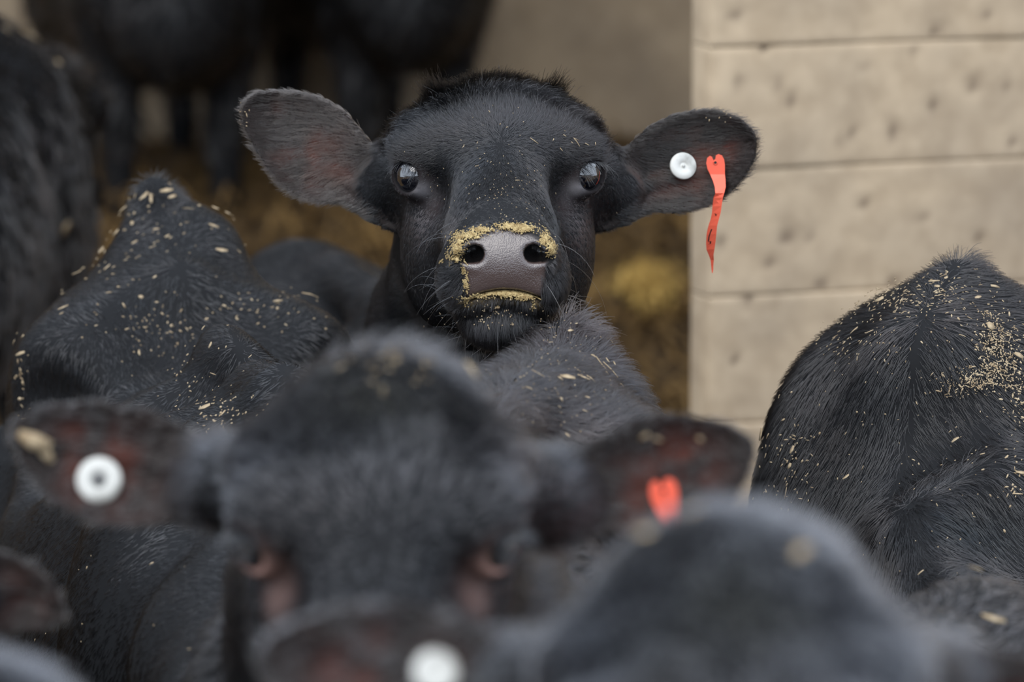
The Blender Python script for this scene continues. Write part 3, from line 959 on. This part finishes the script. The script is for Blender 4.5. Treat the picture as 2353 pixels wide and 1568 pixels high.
def strands(name, parent, P, N, D, L, lift, tint, r0=.00022, r1=.00006, K=4, clump=.0, cell=.008, jitter=.25, wave=.0, droop=0.0, label=None, swirl=.30):
    n = len(P)
    D = norm(D)
    sw = np.stack([noise3(P, 9, 21), noise3(P, 9, 22), noise3(P, 9, 23)], 1)
    D = norm(D + jitter * rng.normal(size=(n, 3)) + swirl * sw)
    T = norm(D - (D * N).sum(1, keepdims=True) * N + .02 * rng.normal(size=(n, 3)))
    L = L * rng.uniform(.65, 1.2, n)
    lift = np.clip(lift * rng.uniform(.5, 1.6, n), .08, 2)
    s = np.linspace(0, 1, K)
    pts = np.empty((n, K, 3))
    for i, t in enumerate(s):
        up = lift * (t - .45 * t * t)
        pts[:, i] = P + L[:, None] * (N * up[:, None] + T * t * (.9)) + np.array([0, 0, -1]) * (droop * L * t * t)[:, None]
    if clump > 0:
        key = np.floor((P + .003 * sw) / cell + rng.normal(scale=.22, size=(n, 3))).astype(np.int64)
        h = key[:, 0] * 73856093 ^ key[:, 1] * 19349663 ^ key[:, 2] * 83492791
        _, inv, cnt = np.unique(h, return_inverse=True, return_counts=True)
        for i in range(1, K):
            mean = np.stack([np.bincount(inv, pts[:, i, k]) for k in range(3)], 1) / cnt[:, None]
            w = clump * s[i] ** 1.2
            pts[:, i] = pts[:, i] * (1 - w) + mean[inv] * w
    pts -= (N * .0008)[:, None, :]
    hc = bpy.data.hair_curves.new(name)
    hc.add_curves([K] * n)
    hc.attributes['position'].data.foreach_set('vector', pts.astype(np.float32).ravel())
    ra = hc.attributes.get('radius') or hc.attributes.new('radius', 'FLOAT', 'POINT')
    rr = r0 + (r1 - r0) * s ** 1.5
    ra.data.foreach_set('value', (rr[None, :] * rng.uniform(.7, 1.3, n)[:, None]).astype(np.float32).ravel())
    ta = hc.attributes.new('tint', 'FLOAT_COLOR', 'CURVE')
    rgba = np.ones((n, 4), np.float32); rgba[:, :3] = tint
    ta.data.foreach_set('color', rgba.ravel())
    hc.materials.append(M_FUR)
    o = link(bpy.data.objects.new(name, hc), parent)
    o['kind'] = 'stuff'
    if label: o['label'] = label
    return o

BLACK = np.array([.0096, .0103, .0122]); BROWN = np.array([.026, .018, .015])
def coat(c, n, r0, r1, region=None, Lscale=1.0, K=4, clump=.5, cell=.008, lift_add=0.0, jitter=.25, base=BLACK, brown=.25, body_len=1.0, swirl=.30, shade=None):
    tocam = lambda P: norm((CAM - c.toW(P)) @ c.Rz)
    def weight(P, N, em, pd):
        f = (N * tocam(P)).sum(1)
        w = np.where(f > -.35, 1.0, .5) * (P[:, 2] > .25) * (1 - pd)
        if region is not None: w = w * region(P, N)
        h = ((P - c.E) @ c.HR) / c.hs
        q = np.stack([np.abs(h[:, 0]), h[:, 1], h[:, 2]], 1) - EYE_C
        w = w * (np.linalg.norm(q, axis=1) > .0215)
        if c.pink: w = w * (1 - .8 * np.clip(np.exp(-((np.abs(h[:, 0]) - .082) / .016)**2 - ((h[:, 1] - .036) / .012)**2 - ((h[:, 2] + .010) / .020)**2) * 1.4, 0, 1))
        return np.maximum(w, 0) + 1e-12
    P, N, em, pd = sample(c, n, weight)
    D, L, lift, wh = comb(c, P, N, em)
    L = L * np.where(wh + em > .5, 1, body_len) * Lscale
    t = noise3(P, 6, 31)[:, None] * .5 + .5
    v = rng.uniform(.6, 1.5, (len(P), 1))
    tint = (base * (1 - brown * t) + BROWN * brown * t) * v
    tint = tint * (1 + .45 * noise3(P, 9, 57))[:, None]
    if shade is not None: tint = shade(P, tint)
    # greyer, browner hair inside the ears
    g = (em > .3)[:, None]
    tint = np.where(g, tint * .6 + np.array([.032, .026, .022]) * rng.uniform(.3, 1.4, (len(P), 1)), tint)
    if c.ears:
        Pw = c.toW(P)
        for e in c.ears:
            q = e.local(Pw); m = (np.linalg.norm(q, axis=1) < e.rad) & (em > .3)
            sd = polysd(q[m, 0], q[m, 1], e.poly); fr = (q[m, 2] > e.mid(q[m], -sd))
            redd = np.clip(.2 + .9 * noise3(P[m], 22, 41), 0, 1)[:, None] * np.clip(-sd / .03, 0, 1)[:, None] * fr[:, None]
            tint[m] = tint[m] * e.tone * (1 - .6 * redd) + np.array([.045, .016, .010]) * .6 * redd
    h = ((P - c.E) @ c.HR) / c.hs
    ax_ = np.abs(h[:, 0])
    pale = np.clip(np.exp(-((ax_ - .0715) / .008)**2 - ((h[:, 1] - .0325) / .008)**2 - ((h[:, 2] + .006) / .009)**2) * 1.3, 0, 1)[:, None]
    umb = np.exp(-((ax_ - .074) / .018)**2 - ((h[:, 1] - .026) / .026)**2 - ((h[:, 2] + .030) / .022)**2)[:, None]
    tint = tint * (1 - umb * .7) + np.array([.075, .055, .054]) * umb * .7
    tint = tint * (1 - pale * .8) + np.array([.42, .42, .44]) * pale * .8 * rng.uniform(.4, 1.2, (len(P), 1))
    if c.pink:
        pk = (np.clip(np.exp(-((ax_ - .082) / .016)**2 - ((h[:, 1] - .036) / .012)**2 - ((h[:, 2] + .010) / .020)**2) * 1.4, 0, 1) * c.pink)[:, None]
        tint = tint * (1 - pk) + np.array([.55, .37, .32]) * pk * rng.uniform(.5, 1.2, (len(P), 1))
    o = strands('coat', c.root, P, N, D, L, lift + lift_add, tint, r0, r1, K, clump, cell, jitter, swirl=swirl)
    return o

main.tufts = [(main.h2l((-.050, -.085, .048)), .012), (main.h2l((.046, -.085, .048)), .010)]
headreg = lambda c, r: (lambda P, N: (np.linalg.norm(P - c.E, axis=1) < r) * 1.0)
coat(main, 380000, .00014, .00004, lambda P, N: np.where(np.linalg.norm(P - main.E, axis=1) < .24, 1, np.where(np.linalg.norm(P - main.E, axis=1) < .40, .35, .06 * (P[:, 2] > .5))), clump=.5, cell=.007, jitter=.20, base=BLACK*.42)
def midreg(P, N):
    head = np.linalg.norm(P - mid.E, axis=1) < .42
    rump = (P[:, 1] > .35) & (P[:, 2] > mid.hw - .30)
    return head * .55 + rump * 1.0 + .25
OLIVE = np.array([.030, .028, .019])
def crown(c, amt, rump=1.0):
    """dusty olive hair on the crown, forehead paled in the base tint for top light, darker browner hindquarters"""
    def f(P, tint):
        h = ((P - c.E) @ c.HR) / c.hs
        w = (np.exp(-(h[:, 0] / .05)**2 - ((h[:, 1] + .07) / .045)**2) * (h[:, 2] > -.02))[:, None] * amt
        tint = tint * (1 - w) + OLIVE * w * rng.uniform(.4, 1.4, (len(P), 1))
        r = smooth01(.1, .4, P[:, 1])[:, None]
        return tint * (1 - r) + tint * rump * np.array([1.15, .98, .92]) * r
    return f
coat(mid, 150000, .00032, .00009, midreg, clump=.5, cell=.012, Lscale=.82, body_len=2.2, lift_add=.15, brown=.5, base=BLACK*2.8, shade=crown(mid, .8, .42))  # base tint raised to paint in top light on the face
coat(near, 70000, .00045, .00014, lambda P, N: (np.linalg.norm(P - near.E, axis=1) < .45) + .3, clump=.3, cell=.014, Lscale=1.0, base=BLACK*6.0, shade=crown(near, .85, .4))  # lighter base tint stands in for sky light on the forehead
coat(left, 140000, .00028, .0001, lambda P, N: (P[:, 2] > .38) * 1.0, clump=.25, cell=.012, body_len=.65, lift_add=-.15, jitter=.13, swirl=.15, base=BLACK*.5)
coat(right, 190000, .00024, .00008, lambda P, N: np.where(P[:, 1] < .5, 1.0, .4) * (P[:, 2] > .3), clump=.35, cell=.009, body_len=1.15, lift_add=-.14, jitter=.15, swirl=.15, base=BLACK*.3)
coat(low, 30000, .0005, .00016, lambda P, N: (np.linalg.norm(P - low.E, axis=1) < .45) * 1.0, clump=.4, cell=.014, Lscale=1.0, base=BLACK*4.0)  # base tint raised here too, for top light on the crown
coat(side, 25000, .00045, .00014, lambda P, N: (np.linalg.norm(P - side.E, axis=1) < .45) * 1.0, clump=.5, cell=.014)
for b_ in (bg1, bg2, bg3):
    coat(b_, 14000, .0012, .0004, None, clump=.4, cell=.03, body_len=1.4, Lscale=1.3, base=BLACK*.6)

# ------------------------------------------------------------------ finding the hide along a line of sight
def trace(c, pts, d0=2.4, d1=12.0):
    """photo pixels -> points and outward normals on this calf's surface (world); rows that miss are dropped"""
    pts = np.asarray(pts, float)
    dr = CF + (pts[:, :1] - W/2)/FPX*CR - (pts[:, 1:] - H/2)/FPX*CU
    dn = np.linalg.norm(dr, axis=1)
    t0 = np.dot(c.E_world - CAM, CF) - 1.0
    t = np.full(len(pts), max(d0, t0))
    for _ in range(70):
        d = c.fn(c.toL(CAM + dr * t[:, None]))
        t = t + d / dn * .7
    P = CAM + dr * t[:, None]
    ok = (np.abs(d) < .003) & (t < d1)
    Pl = c.toL(P[ok])
    e = .002; b = c.fn(Pl)
    g = np.stack([c.fn(Pl + np.array(o) * e) - b for o in ((1, 0, 0), (0, 1, 0), (0, 0, 1))], 1)
    N = norm(g) @ c.Rz.T
    return P[ok], N, np.nonzero(ok)[0]

# ------------------------------------------------------------------ lashes and whiskers of the calf that looks up
def lashes(c, r=.00016, n=45):
    for s in (-1, 1):
        ec = np.array([EYE_C[0]*s, EYE_C[1], EYE_C[2]])
        ed = EYE_D * np.array([s, 1, 1])
        hor = unit(np.cross([0, 0, 1.], ed)); ver = np.cross(ed, hor)
        if ver[2] < 0: ver = -ver
        a = rng.uniform(.15*math.pi, .85*math.pi, n)
        root = ec + ed*.0165 + np.outer(np.cos(a), hor)*.0155 + np.outer(np.sin(a), ver)*.0148
        out = norm(root - ec)
        D = norm(out * .5 + ed * .7 + np.array([s*.35, 0, -.25]))
        P = c.E + (root*c.hs) @ c.HR.T; Nn = norm(out @ c.HR.T); Dd = D @ c.HR.T
        strands('eyelashes', c.root, P, Nn, Dd, np.full(n, .016), np.full(n, .9), np.tile(BLACK*.4, (n, 1)), r, r*.4, 5, 0, .01, .12, droop=.2)
lashes(main); lashes(mid, .0004, 60)

def whiskers(c, n=150):
    def weight(P, N, em, pd):
        h = ((P - c.E) @ c.HR) / c.hs
        ax_ = np.abs(h[:, 0])
        lipz = (h[:, 1] > .13) & (h[:, 2] < -.030) & (ax_ > .03)
        chin = (h[:, 1] > .12) & (h[:, 2] < -.07)
        nose = (h[:, 1] > .12) & (h[:, 1] < .19) & (h[:, 2] > -.02) & (ax_ > .035) & (ax_ < .06)
        return (lipz * 1.0 + chin * 1.6 + nose * .6) * (1 - pd) + 1e-12
    P, N, em, pd = sample(c, n, weight)
    h = ((P - c.E) @ c.HR) / c.hs
    D = norm(np.stack([h[:, 0] * 16, -.15 * np.ones(n), np.where(h[:, 2] < -.03, -.9, .25)], 1)) @ c.HR.T
    o = strands('whiskers', c.root, P, N, D, rng.uniform(.022, .055, n), np.full(n, .8), np.tile(np.array([.10, .10, .11]), (n, 1)) * rng.uniform(.2, 1.6, (n, 1)), .00013, .00006, 6, 0, .01, .35, droop=.25)
whiskers(main)

# ------------------------------------------------------------------ ear tags
def disc_tag(c, ear, cx, cy, r, d, ring=False, tilt=(0., 0.)):
    """round stud tag pressed through the ear, seen from its front"""
    q = ((np.array([cx, cy]) - ear.c) * np.array([1, -1])) / FPX * d
    o = ear.point(q[0], q[1], .007)
    R = r / FPX * d
    n = unit(-CF + tilt[0] * CR + tilt[1] * CU); a = unit(np.cross(CU, n)); b = np.cross(n, a)
    prof = [(.0, -.0025), (.92, -.0025), (1.0, -.0012), (1.0, .0006), (.95, .0016), (.34, .0020), (.28, .0004), (.16, .0002), (.12, .0012), (0, .0014)]
    m = 40
    V = []; F = []
    for (pr, pz) in prof:
        for j in range(m):
            t = 2*math.pi*j/m
            V.append(c.toL(o + R*pr*(math.cos(t)*a + math.sin(t)*b) + n*pz))
    for i in range(len(prof) - 1):
        for j in range(m):
            F.append((i*m+j, i*m+(j+1) % m, (i+1)*m+(j+1) % m, (i+1)*m+j))
    t_ = mesh_obj('disc_tag', V, F, M_WHITE, c.root); t_['label'] = 'round white plastic ear tag'
    V = []; F = []
    rs = .33 if ring else .12
    for (pr, pz) in ((rs, -.001), (rs, .0024), (rs*.8, .0030), (0, .0032)):
        for j in range(20):
            t = 2*math.pi*j/20
            V.append(c.toL(o + R*pr*(math.cos(t)*a + math.sin(t)*b) + n*pz))
    for i in range(3):
        for j in range(20):
            F.append((i*20+j, i*20+(j+1) % 20, (i+1)*20+(j+1) % 20, (i+1)*20+j))
    mesh_obj('stud', V, F, M_STUD if ring else M_WHITE, t_)
    # the shaft through the ear
    V = []; F = []
    for z in (.0, -.022):
        for j in range(12):
            t = 2*math.pi*j/12
            V.append(c.toL(o + R*.16*(math.cos(t)*a + math.sin(t)*b) + n*z))
    for j in range(12): F.append((j, (j+1) % 12, 12+(j+1) % 12, 12+j))
    mesh_obj('shaft', V, F, M_WHITE, t_)
    return t_

RIB = [  # y, left x, right x, depth of left edge, depth of right edge (mm) : the ribbon below the heart
    (400,1633,1667,0,0),(415,1639,1668,0,1),(430,1643,1668,1,2),(445,1644,1664,2,4),(455,1640,1661,-3,3),(475,1638,1658,-6,4),(490,1637,1656,-7,5),
    (505,1634,1652,-8,6),(520,1629,1648,-9,7),(540,1625,1646,-10,8),(560,1624,1644,-11,8),(575,1625,1642,-10,8),(588,1630,1640,-6,6),(600,1634,1641,-2,4),(612,1635,1640,0,2),(622,1636,1640,0,1),(630,1637,1639,0,0)]
HEART = [(1641,368),(1645,364),(1646,356),(1652,353),(1660,356),(1665,365),(1667,378),(1667,400),(1633,400),(1627,388),(1624,374),(1626,362),(1632,357),(1637,359)]
def ribbon_tag(c, ear, x0, y0, scale, d, rows=99):
    """heart-headed orange ribbon tag; outline measured on the tag in pixels about its rivet"""
    q = ((np.array([x0, y0]) - ear.c) * np.array([1, -1])) / FPX * d
    o = ear.point(q[0], q[1], .010)
    k = scale / FPX * d
    def at(x, y, z):
        return c.toL(o + CR*(x - 1645)*k - np.array([0, 0, 1.])*(y - 373)*k - CF*((z + 16*min(max((y - 400)/50, 0), 1))*.001*scale))
    th = 1.4
    V = []; F = []
    n = len(HEART)
    for z in (th, 0):
        V += [at(x, y, z) for x, y in HEART]
    F.append(tuple(range(n))[::-1]); F.append(tuple(range(n, 2*n)))
    for i in range(n): F.append((i, (i+1) % n, n+(i+1) % n, n+i))
    b = len(V)
    R_ = RIB[:rows]
    for (y, xl, xr, zl, zr) in R_:
        dx, dz = (xr - xl), (zr - zl) / 1.0
        V += [at(xl, y, zl), at(xr, y, zr), at(xr, y, zr + th), at(xl, y, zl + th)]
    for i in range(len(R_) - 1):
        for j in range(4):
            F.append((b+i*4+j, b+i*4+(j+1) % 4, b+(i+1)*4+(j+1) % 4, b+(i+1)*4+j))
    F.append((b, b+1, b+2, b+3)); e = b + 4*(len(R_)-1); F.append((e+3, e+2, e+1, e))
    t = mesh_obj('ribbon_tag', V, F, M_ORANGE, c.root, smooth=False); t['label'] = 'orange plastic ribbon ear tag with a notched heart-shaped head'
    V = []; F = []
    for (r, z) in ((4.5, th), (5.5, th+.5), (3.4, th+.7), (2.8, .2), (0, .1)):
        for j in range(16):
            a = 2*math.pi*j/16
            V.append(at(1645 + r*math.cos(a), 373 + r*math.sin(a), z))
    for i in range(4):
        for j in range(16): F.append((i*16+j, i*16+(j+1) % 16, (i+1)*16+(j+1) % 16, (i+1)*16+j))
    h = mesh_obj('rivet_ring', V, F, M_ORANGE, t)
    V = [at(1645 + 3.2*math.cos(j*math.pi/8), 373 + 3.2*math.sin(j*math.pi/8), th+.45) for j in range(16)]
    mesh_obj('rivet_hole', V, [tuple(range(16))[::-1]], M_INK, t, smooth=False)
    if rows > 20:
        # two strokes of black marker on the twisted end
        for stroke in ([(1636,528),(1633,536),(1630,546),(1629,556)], [(1628,557),(1631,558),(1634,556),(1633,562),(1629,563)], [(1643,492),(1646,494),(1645,497)]):
            V = []; F = []
            def zed(x, y):
                for i in range(len(RIB)-1):
                    a, b2 = RIB[i], RIB[i+1]
                    if a[0] <= y <= b2[0]:
                        f = (y-a[0])/(b2[0]-a[0])
                        xl = a[1]+(b2[1]-a[1])*f; xr = a[2]+(b2[2]-a[2])*f; zl = a[3]+(b2[3]-a[3])*f; zr = a[4]+(b2[4]-a[4])*f
                        u = min(max((x-xl)/(xr-xl), 0), 1)
                        return zl+(zr-zl)*u+th+.25
                return th
            w = 1.3
            for (x, y) in stroke: V += [at(x-w, y, zed(x-w, y)), at(x+w, y, zed(x+w, y))]
            for i in range(len(stroke)-1): F.append((2*i, 2*i+1, 2*i+3, 2*i+2))
            mesh_obj('marker_stroke', V, F, M_INK, t)
    return t

disc_tag(main, main.ears[1], 1571, 380, 31.5, 5.47, tilt=(.25, .15))
ribbon_tag(main, main.ears[1], 1645, 373, 1.0, 5.47)
disc_tag(mid, mid.ears[0], 223, 1105, 53, 4.0, ring=True, tilt=(-.1, .1))
ribbon_tag(mid, mid.ears[1], 1526, 1130, 1.55, 4.0)
disc_tag(near, near.ears[0], 1000, 1548, 52, 3.18, tilt=(.1, .2))

# ------------------------------------------------------------------ straw and feed lying on the coats
def flake_mesh(rows):
    """rows of (centre, along, across, normal, length, width): bent irregular flakes"""
    V = []; Q = []
    for (o, a, b, n, L, w) in rows:
        k = len(V)
        j = rng.uniform(.6, 1.2, 6); bend = rng.uniform(-.15, .25)
        pts = [(-.5, -.25*j[0]), (-.5, .25*j[1]), (0, .5*j[2]), (.5, .3*j[3]), (.5, -.3*j[4]), (0, -.5*j[5])]
        for z in (0, 1):
            for (u, v) in pts:
                V.append(o + a*u*L + b*v*w + n*(bend*L*(.25 - u*u) + z*max(.0006, w*.12)))
        Q += [(k, k+1, k+2, k+5), (k+5, k+2, k+3, k+4), (k+6, k+11, k+8, k+7), (k+11, k+10, k+9, k+8)]
        Q += [(k+i, k+6+i, k+6+(i+1) % 6, k+(i+1) % 6) for i in range(6)]
    return np.array(V), np.array(Q)

def rows_on(c, pix, lens, wids, lift, angs=None):
    P, N, ok = trace(c, pix)
    rows = []
    for i, k in enumerate(ok):
        n = N[i]
        ang = rng.uniform(0, 6.283) if angs is None or angs[k] is None else angs[k]
        d = CR*math.cos(ang) + CU*math.sin(ang)
        n2 = unit(n + .5*rng.normal(size=3)*.4)
        a = unit(d - n2*np.dot(d, n2)); b = np.cross(n2, a)
        dd = np.dot(P[i] - CAM, CF)
        rows.append((P[i] + n*lift, a, b, n2, lens[k]/FPX*dd, wids[k]/FPX*dd))
    rows_on.kept = list(ok)
    return rows

def flakes(c, spec, label, group, lift=.010):
    """single flakes: (x, y, length px, width px, angle deg or None)"""
    pix = [(s[0], s[1]) for s in spec]
    rows = rows_on(c, pix, [s[2] for s in spec], [s[3] for s in spec], lift, [None if s[4] is None else math.radians(s[4]) for s in spec])
    for r, k in zip(rows, rows_on.kept):
        o = r[0]
        V, Q = flake_mesh([(np.zeros(3), *r[1:])])
        f = quads_obj('straw_flake', V, Q, M_STRAWBIT, None)
        f.location = o
        lab = label if isinstance(label, str) else label[k]
        tag(f, lab, 'straw flake', group)

def chaff(c, clusters, label, mat=M_STRAWBIT, lift=.008, name='chaff'):
    """clusters of crumbs too small to count: (x, y, sx, sy, n, length px, width px)"""
    pix = []; L = []; Wd = []
    for (x, y, sx_, sy_, n, l, w) in clusters:
        pix.append(np.stack([rng.normal(x, sx_, n), rng.normal(y, sy_, n)], 1))
        L.append(l * rng.lognormal(0, .45, n)); Wd.append(w * rng.lognormal(0, .35, n))
    pix = np.concatenate(pix); L = np.concatenate(L); Wd = np.concatenate(Wd)
    rows = rows_on(c, pix, L, Wd, lift)
    V, Q = flake_mesh(rows)
    o = quads_obj(name, V, Q, mat, None)
    tag(o, label, 'chaff' if name == 'chaff' else 'feed', kind='stuff')

flakes(left, [(338,462,26,12,60),(300,492,24,14,30),(278,490,16,13,None),(378,448,30,10,10),(352,470,24,9,-70),(395,470,20,9,40),(436,500,26,11,35),(486,537,24,11,0),
              (282,548,24,13,-20),(250,565,16,13,None),(248,590,18,13,40),(315,527,12,10,None),(500,590,28,12,-25),(368,545,14,10,30),(320,575,16,8,70),(488,498,18,8,-60),
              (512,508,14,10,None),(118,655,44,13,62),(105,675,22,12,60),(390,563,12,9,None),(310,827,18,8,80),(705,700,40,9,30),(640,712,22,8,20),(322,697,11,11,None),(482,772,12,11,None),
              (502,803,16,9,35),(585,842,10,9,None),(65,815,26,10,10),(66,872,12,9,80),(480,955,30,12,0),(522,965,16,8,60),(188,646,22,13,10),(150,728,26,10,40)],
       'pale straw flake lying on the left calf behind the ring-tagged ear', 'straw flakes on the left calf')
flakes(mid, [(1292,889,36,17,5),(1395,765,20,5,0),(1225,882,34,11,15),(1330,890,34,12,15)], ['largest pale flake in the middle of the woolly rump', 'thin white flake on the right edge of the woolly rump', 'long flake on the woolly rump, left of the largest', 'long flake on the woolly rump touching the right of the largest'], 'straw flakes on the woolly rump')
flakes(mid, [(1345,893,26,10,30),(1308,782,13,11,60),(1382,848,14,9,60),(1397,855,12,8,60),
             (1275,892,14,9,None),(1202,915,18,7,10),(1340,937,12,6,-60),(1085,838,26,9,-30),(1352,840,13,8,-50),(1388,870,50,4,-38),(1370,858,44,4,-45),(1315,872,18,8,30),(1272,933,8,7,None),(1298,1018,13,7,-50)],
       'small pale straw flake caught on the woolly rump below the staring calf chin', 'straw flakes on the woolly rump')
flakes(mid, [(1028,862,48,34,20),(1042,894,44,22,-40)], ['larger blurred straw flake on the centre calf crown', 'smaller blurred straw flake just below another on the centre calf crown'], 'straw flakes on the centre calf crown', lift=.018)
flakes(mid, [(78,1008,80,44,-25),(100,1035,60,34,-55)], ['thick yellowish husk stuck on the ring-tagged ear tip, upper piece', 'thick yellowish husk on the ring-tagged ear tip, lower piece'], 'husks on the ring-tagged ear', lift=.008)
flakes(mid, [(1473,982,28,14,60),(1505,990,24,10,-30),(1610,990,16,12,None)], ['longest blurred flake on the rim above the orange heart tag', 'slanting blurred flake right of the longest, above the heart tag', 'roundish blurred flake nearest the tip of the heart-tagged ear'], 'straw flakes on the blurred tagged ear', lift=.010)
flakes(right, [(2278,678,34,10,20),(2128,1335,18,12,20),(1960,1105,18,12,25)], ['bright curved flake just right of the pointed shoulder tuft', 'lone flake low on the right calf chest, beside the nearest calf', 'lone flake on the right calf, facing the orange heart tag'], 'straw flakes on the right calf')
flakes(right, [(2265,765,20,18,-60),(2150,668,26,9,15),(2035,707,22,12,0),(2195,750,9,8,None),(1830,1077,14,8,60),(2205,1025,20,12,40),
               (1835,1040,20,9,70),(2155,680,14,9,None),(2330,830,24,14,-20),(2335,1100,24,14,0),(1980,775,24,5,0),(2015,777,20,5,0),(1770,1005,30,12,60),(2175,660,12,10,None),(2240,702,16,8,30)],
       'small pale straw flake among the dust on the right-hand calf shoulders', 'straw flakes on the right calf')
flakes(low, [(105,1505,150,44,-32)], 'long blurred straw piece on the corner calf crown', 'straw on the corner calf crown', lift=.02)
flakes(near, [(2238,1342,34,14,80),(2150,1432,70,34,40),(2262,1450,60,24,15)], ['short upright white straw piece on the rump at lower right', 'largest blurred straw piece on the rump at lower right', 'flat blurred straw piece at the right edge of the lower rump'], 'straw on the nearest calf rump', lift=.012)
flakes(near, [(1610,1245,40,24,50),(1520,1285,40,24,-30),(1810,1320,44,30,40),(2050,1330,70,34,-55),(2075,1385,60,26,-70)], ['blurred flake on the nearest calf crown, left of the middle', 'blurred flake on the nearest calf crown, leftmost, under the heart tag', 'blurred flake on the nearest calf crown, right of the middle', 'long blurred flake on the nearest calf, upper right cheek', 'long blurred flake on the nearest calf, lower right cheek'], 'straw flakes on the nearest calf', lift=.02)
flakes(bg1, [(60,100,46,22,5),(5,82,24,20,None),(118,155,24,20,None),(130,525,40,34,-50)], ['widest blurred straw clump on the turned-away calf rump', 'blurred straw clump at the left edge of the turned-away calf', 'small blurred straw clump right of the widest on the turned-away calf', 'large blurred dung clump low on the turned-away calf thigh'], 'straw on the far left calf', lift=.012)

chaff(left, [(330,500,60,40,24,6,3.5),(400,560,110,45,36,5,3),(170,700,90,60,24,5,3),(360,760,60,35,70,4,3.2),(600,720,70,25,40,5,3),(460,900,60,60,50,4,3),(62,870,10,70,24,7,4),(650,700,60,40,14,5,3.5),(520,960,60,25,60,5,3.5),(300,1400,160,90,14,4,3.5),(260,620,50,25,24,9,5)],
      'fine pale chaff dusting the left calf back')
chaff(mid, [(1300,880,70,30,60,5,2.5),(1330,800,60,50,60,3,2),(1250,960,90,50,40,4,2.5),(900,830,50,25,30,10,7),(880,850,70,40,14,12,8)], 'fine chaff caught in the centre calf wool and crown')
chaff(right, [(2060,700,70,25,200,5.5,2.2),(2290,830,32,38,340,4.5,2.2),(2240,880,42,18,260,4.5,2.2),(2180,690,60,30,80,5,2.5),(1980,780,70,30,90,5,2.2),(1830,1080,40,60,80,5.5,2.6),(2120,900,150,120,90,4,2.2),(2340,900,20,60,140,5,2.8),(2330,1110,25,40,40,7,4),(2180,1080,120,160,60,4,2.2),(2270,770,18,26,120,5,3)],
      'pale chaff and dust powdering the right calf shoulders')
chaff(main, [(1145,430,60,60,60,2.2,1.6),(1150,260,120,60,24,3.5,1.6),(1150,480,40,40,50,2,1.6),(558,262,5,20,26,4,3),(1300,330,50,14,10,11,1.6),(1150,720,60,25,70,2.6,2.2),(1700,264,40,8,20,4,3),(1150,330,200,120,26,3.5,1.8),(1143,702,1,1,1,8,8)],
      'tiny dust specks on the face of the calf looking up', lift=.004)
MEAL = [(1052,575,8,13,300),(1058,553,9,7,140),(1040,590,6,5,50),(1080,543,16,4,200),(1108,531,14,3,180),(1175,523,18,4,320),(1205,530,14,4,220),(1250,552,6,8,220),(1265,573,4,9,240),
        (1090,684,14,3,260),(1130,677,16,3,340),(1170,677,18,3,380),(1210,684,12,3,260),(1066,620,2.5,8,30),(1072,650,3,12,80),(1225,700,4,7,20),(1062,694,9,4,110),(1020,604,3,3,10)]
chaff(main, [(*m, 3.4, 2.5) for m in MEAL] + [(1143,702,1,1,1,8,8),(1045,600,10,1,3,17,3)],
      'damp yellow feed meal stuck round the nose and lips of the calf looking up', M_FEED, .0020, 'feed_meal')
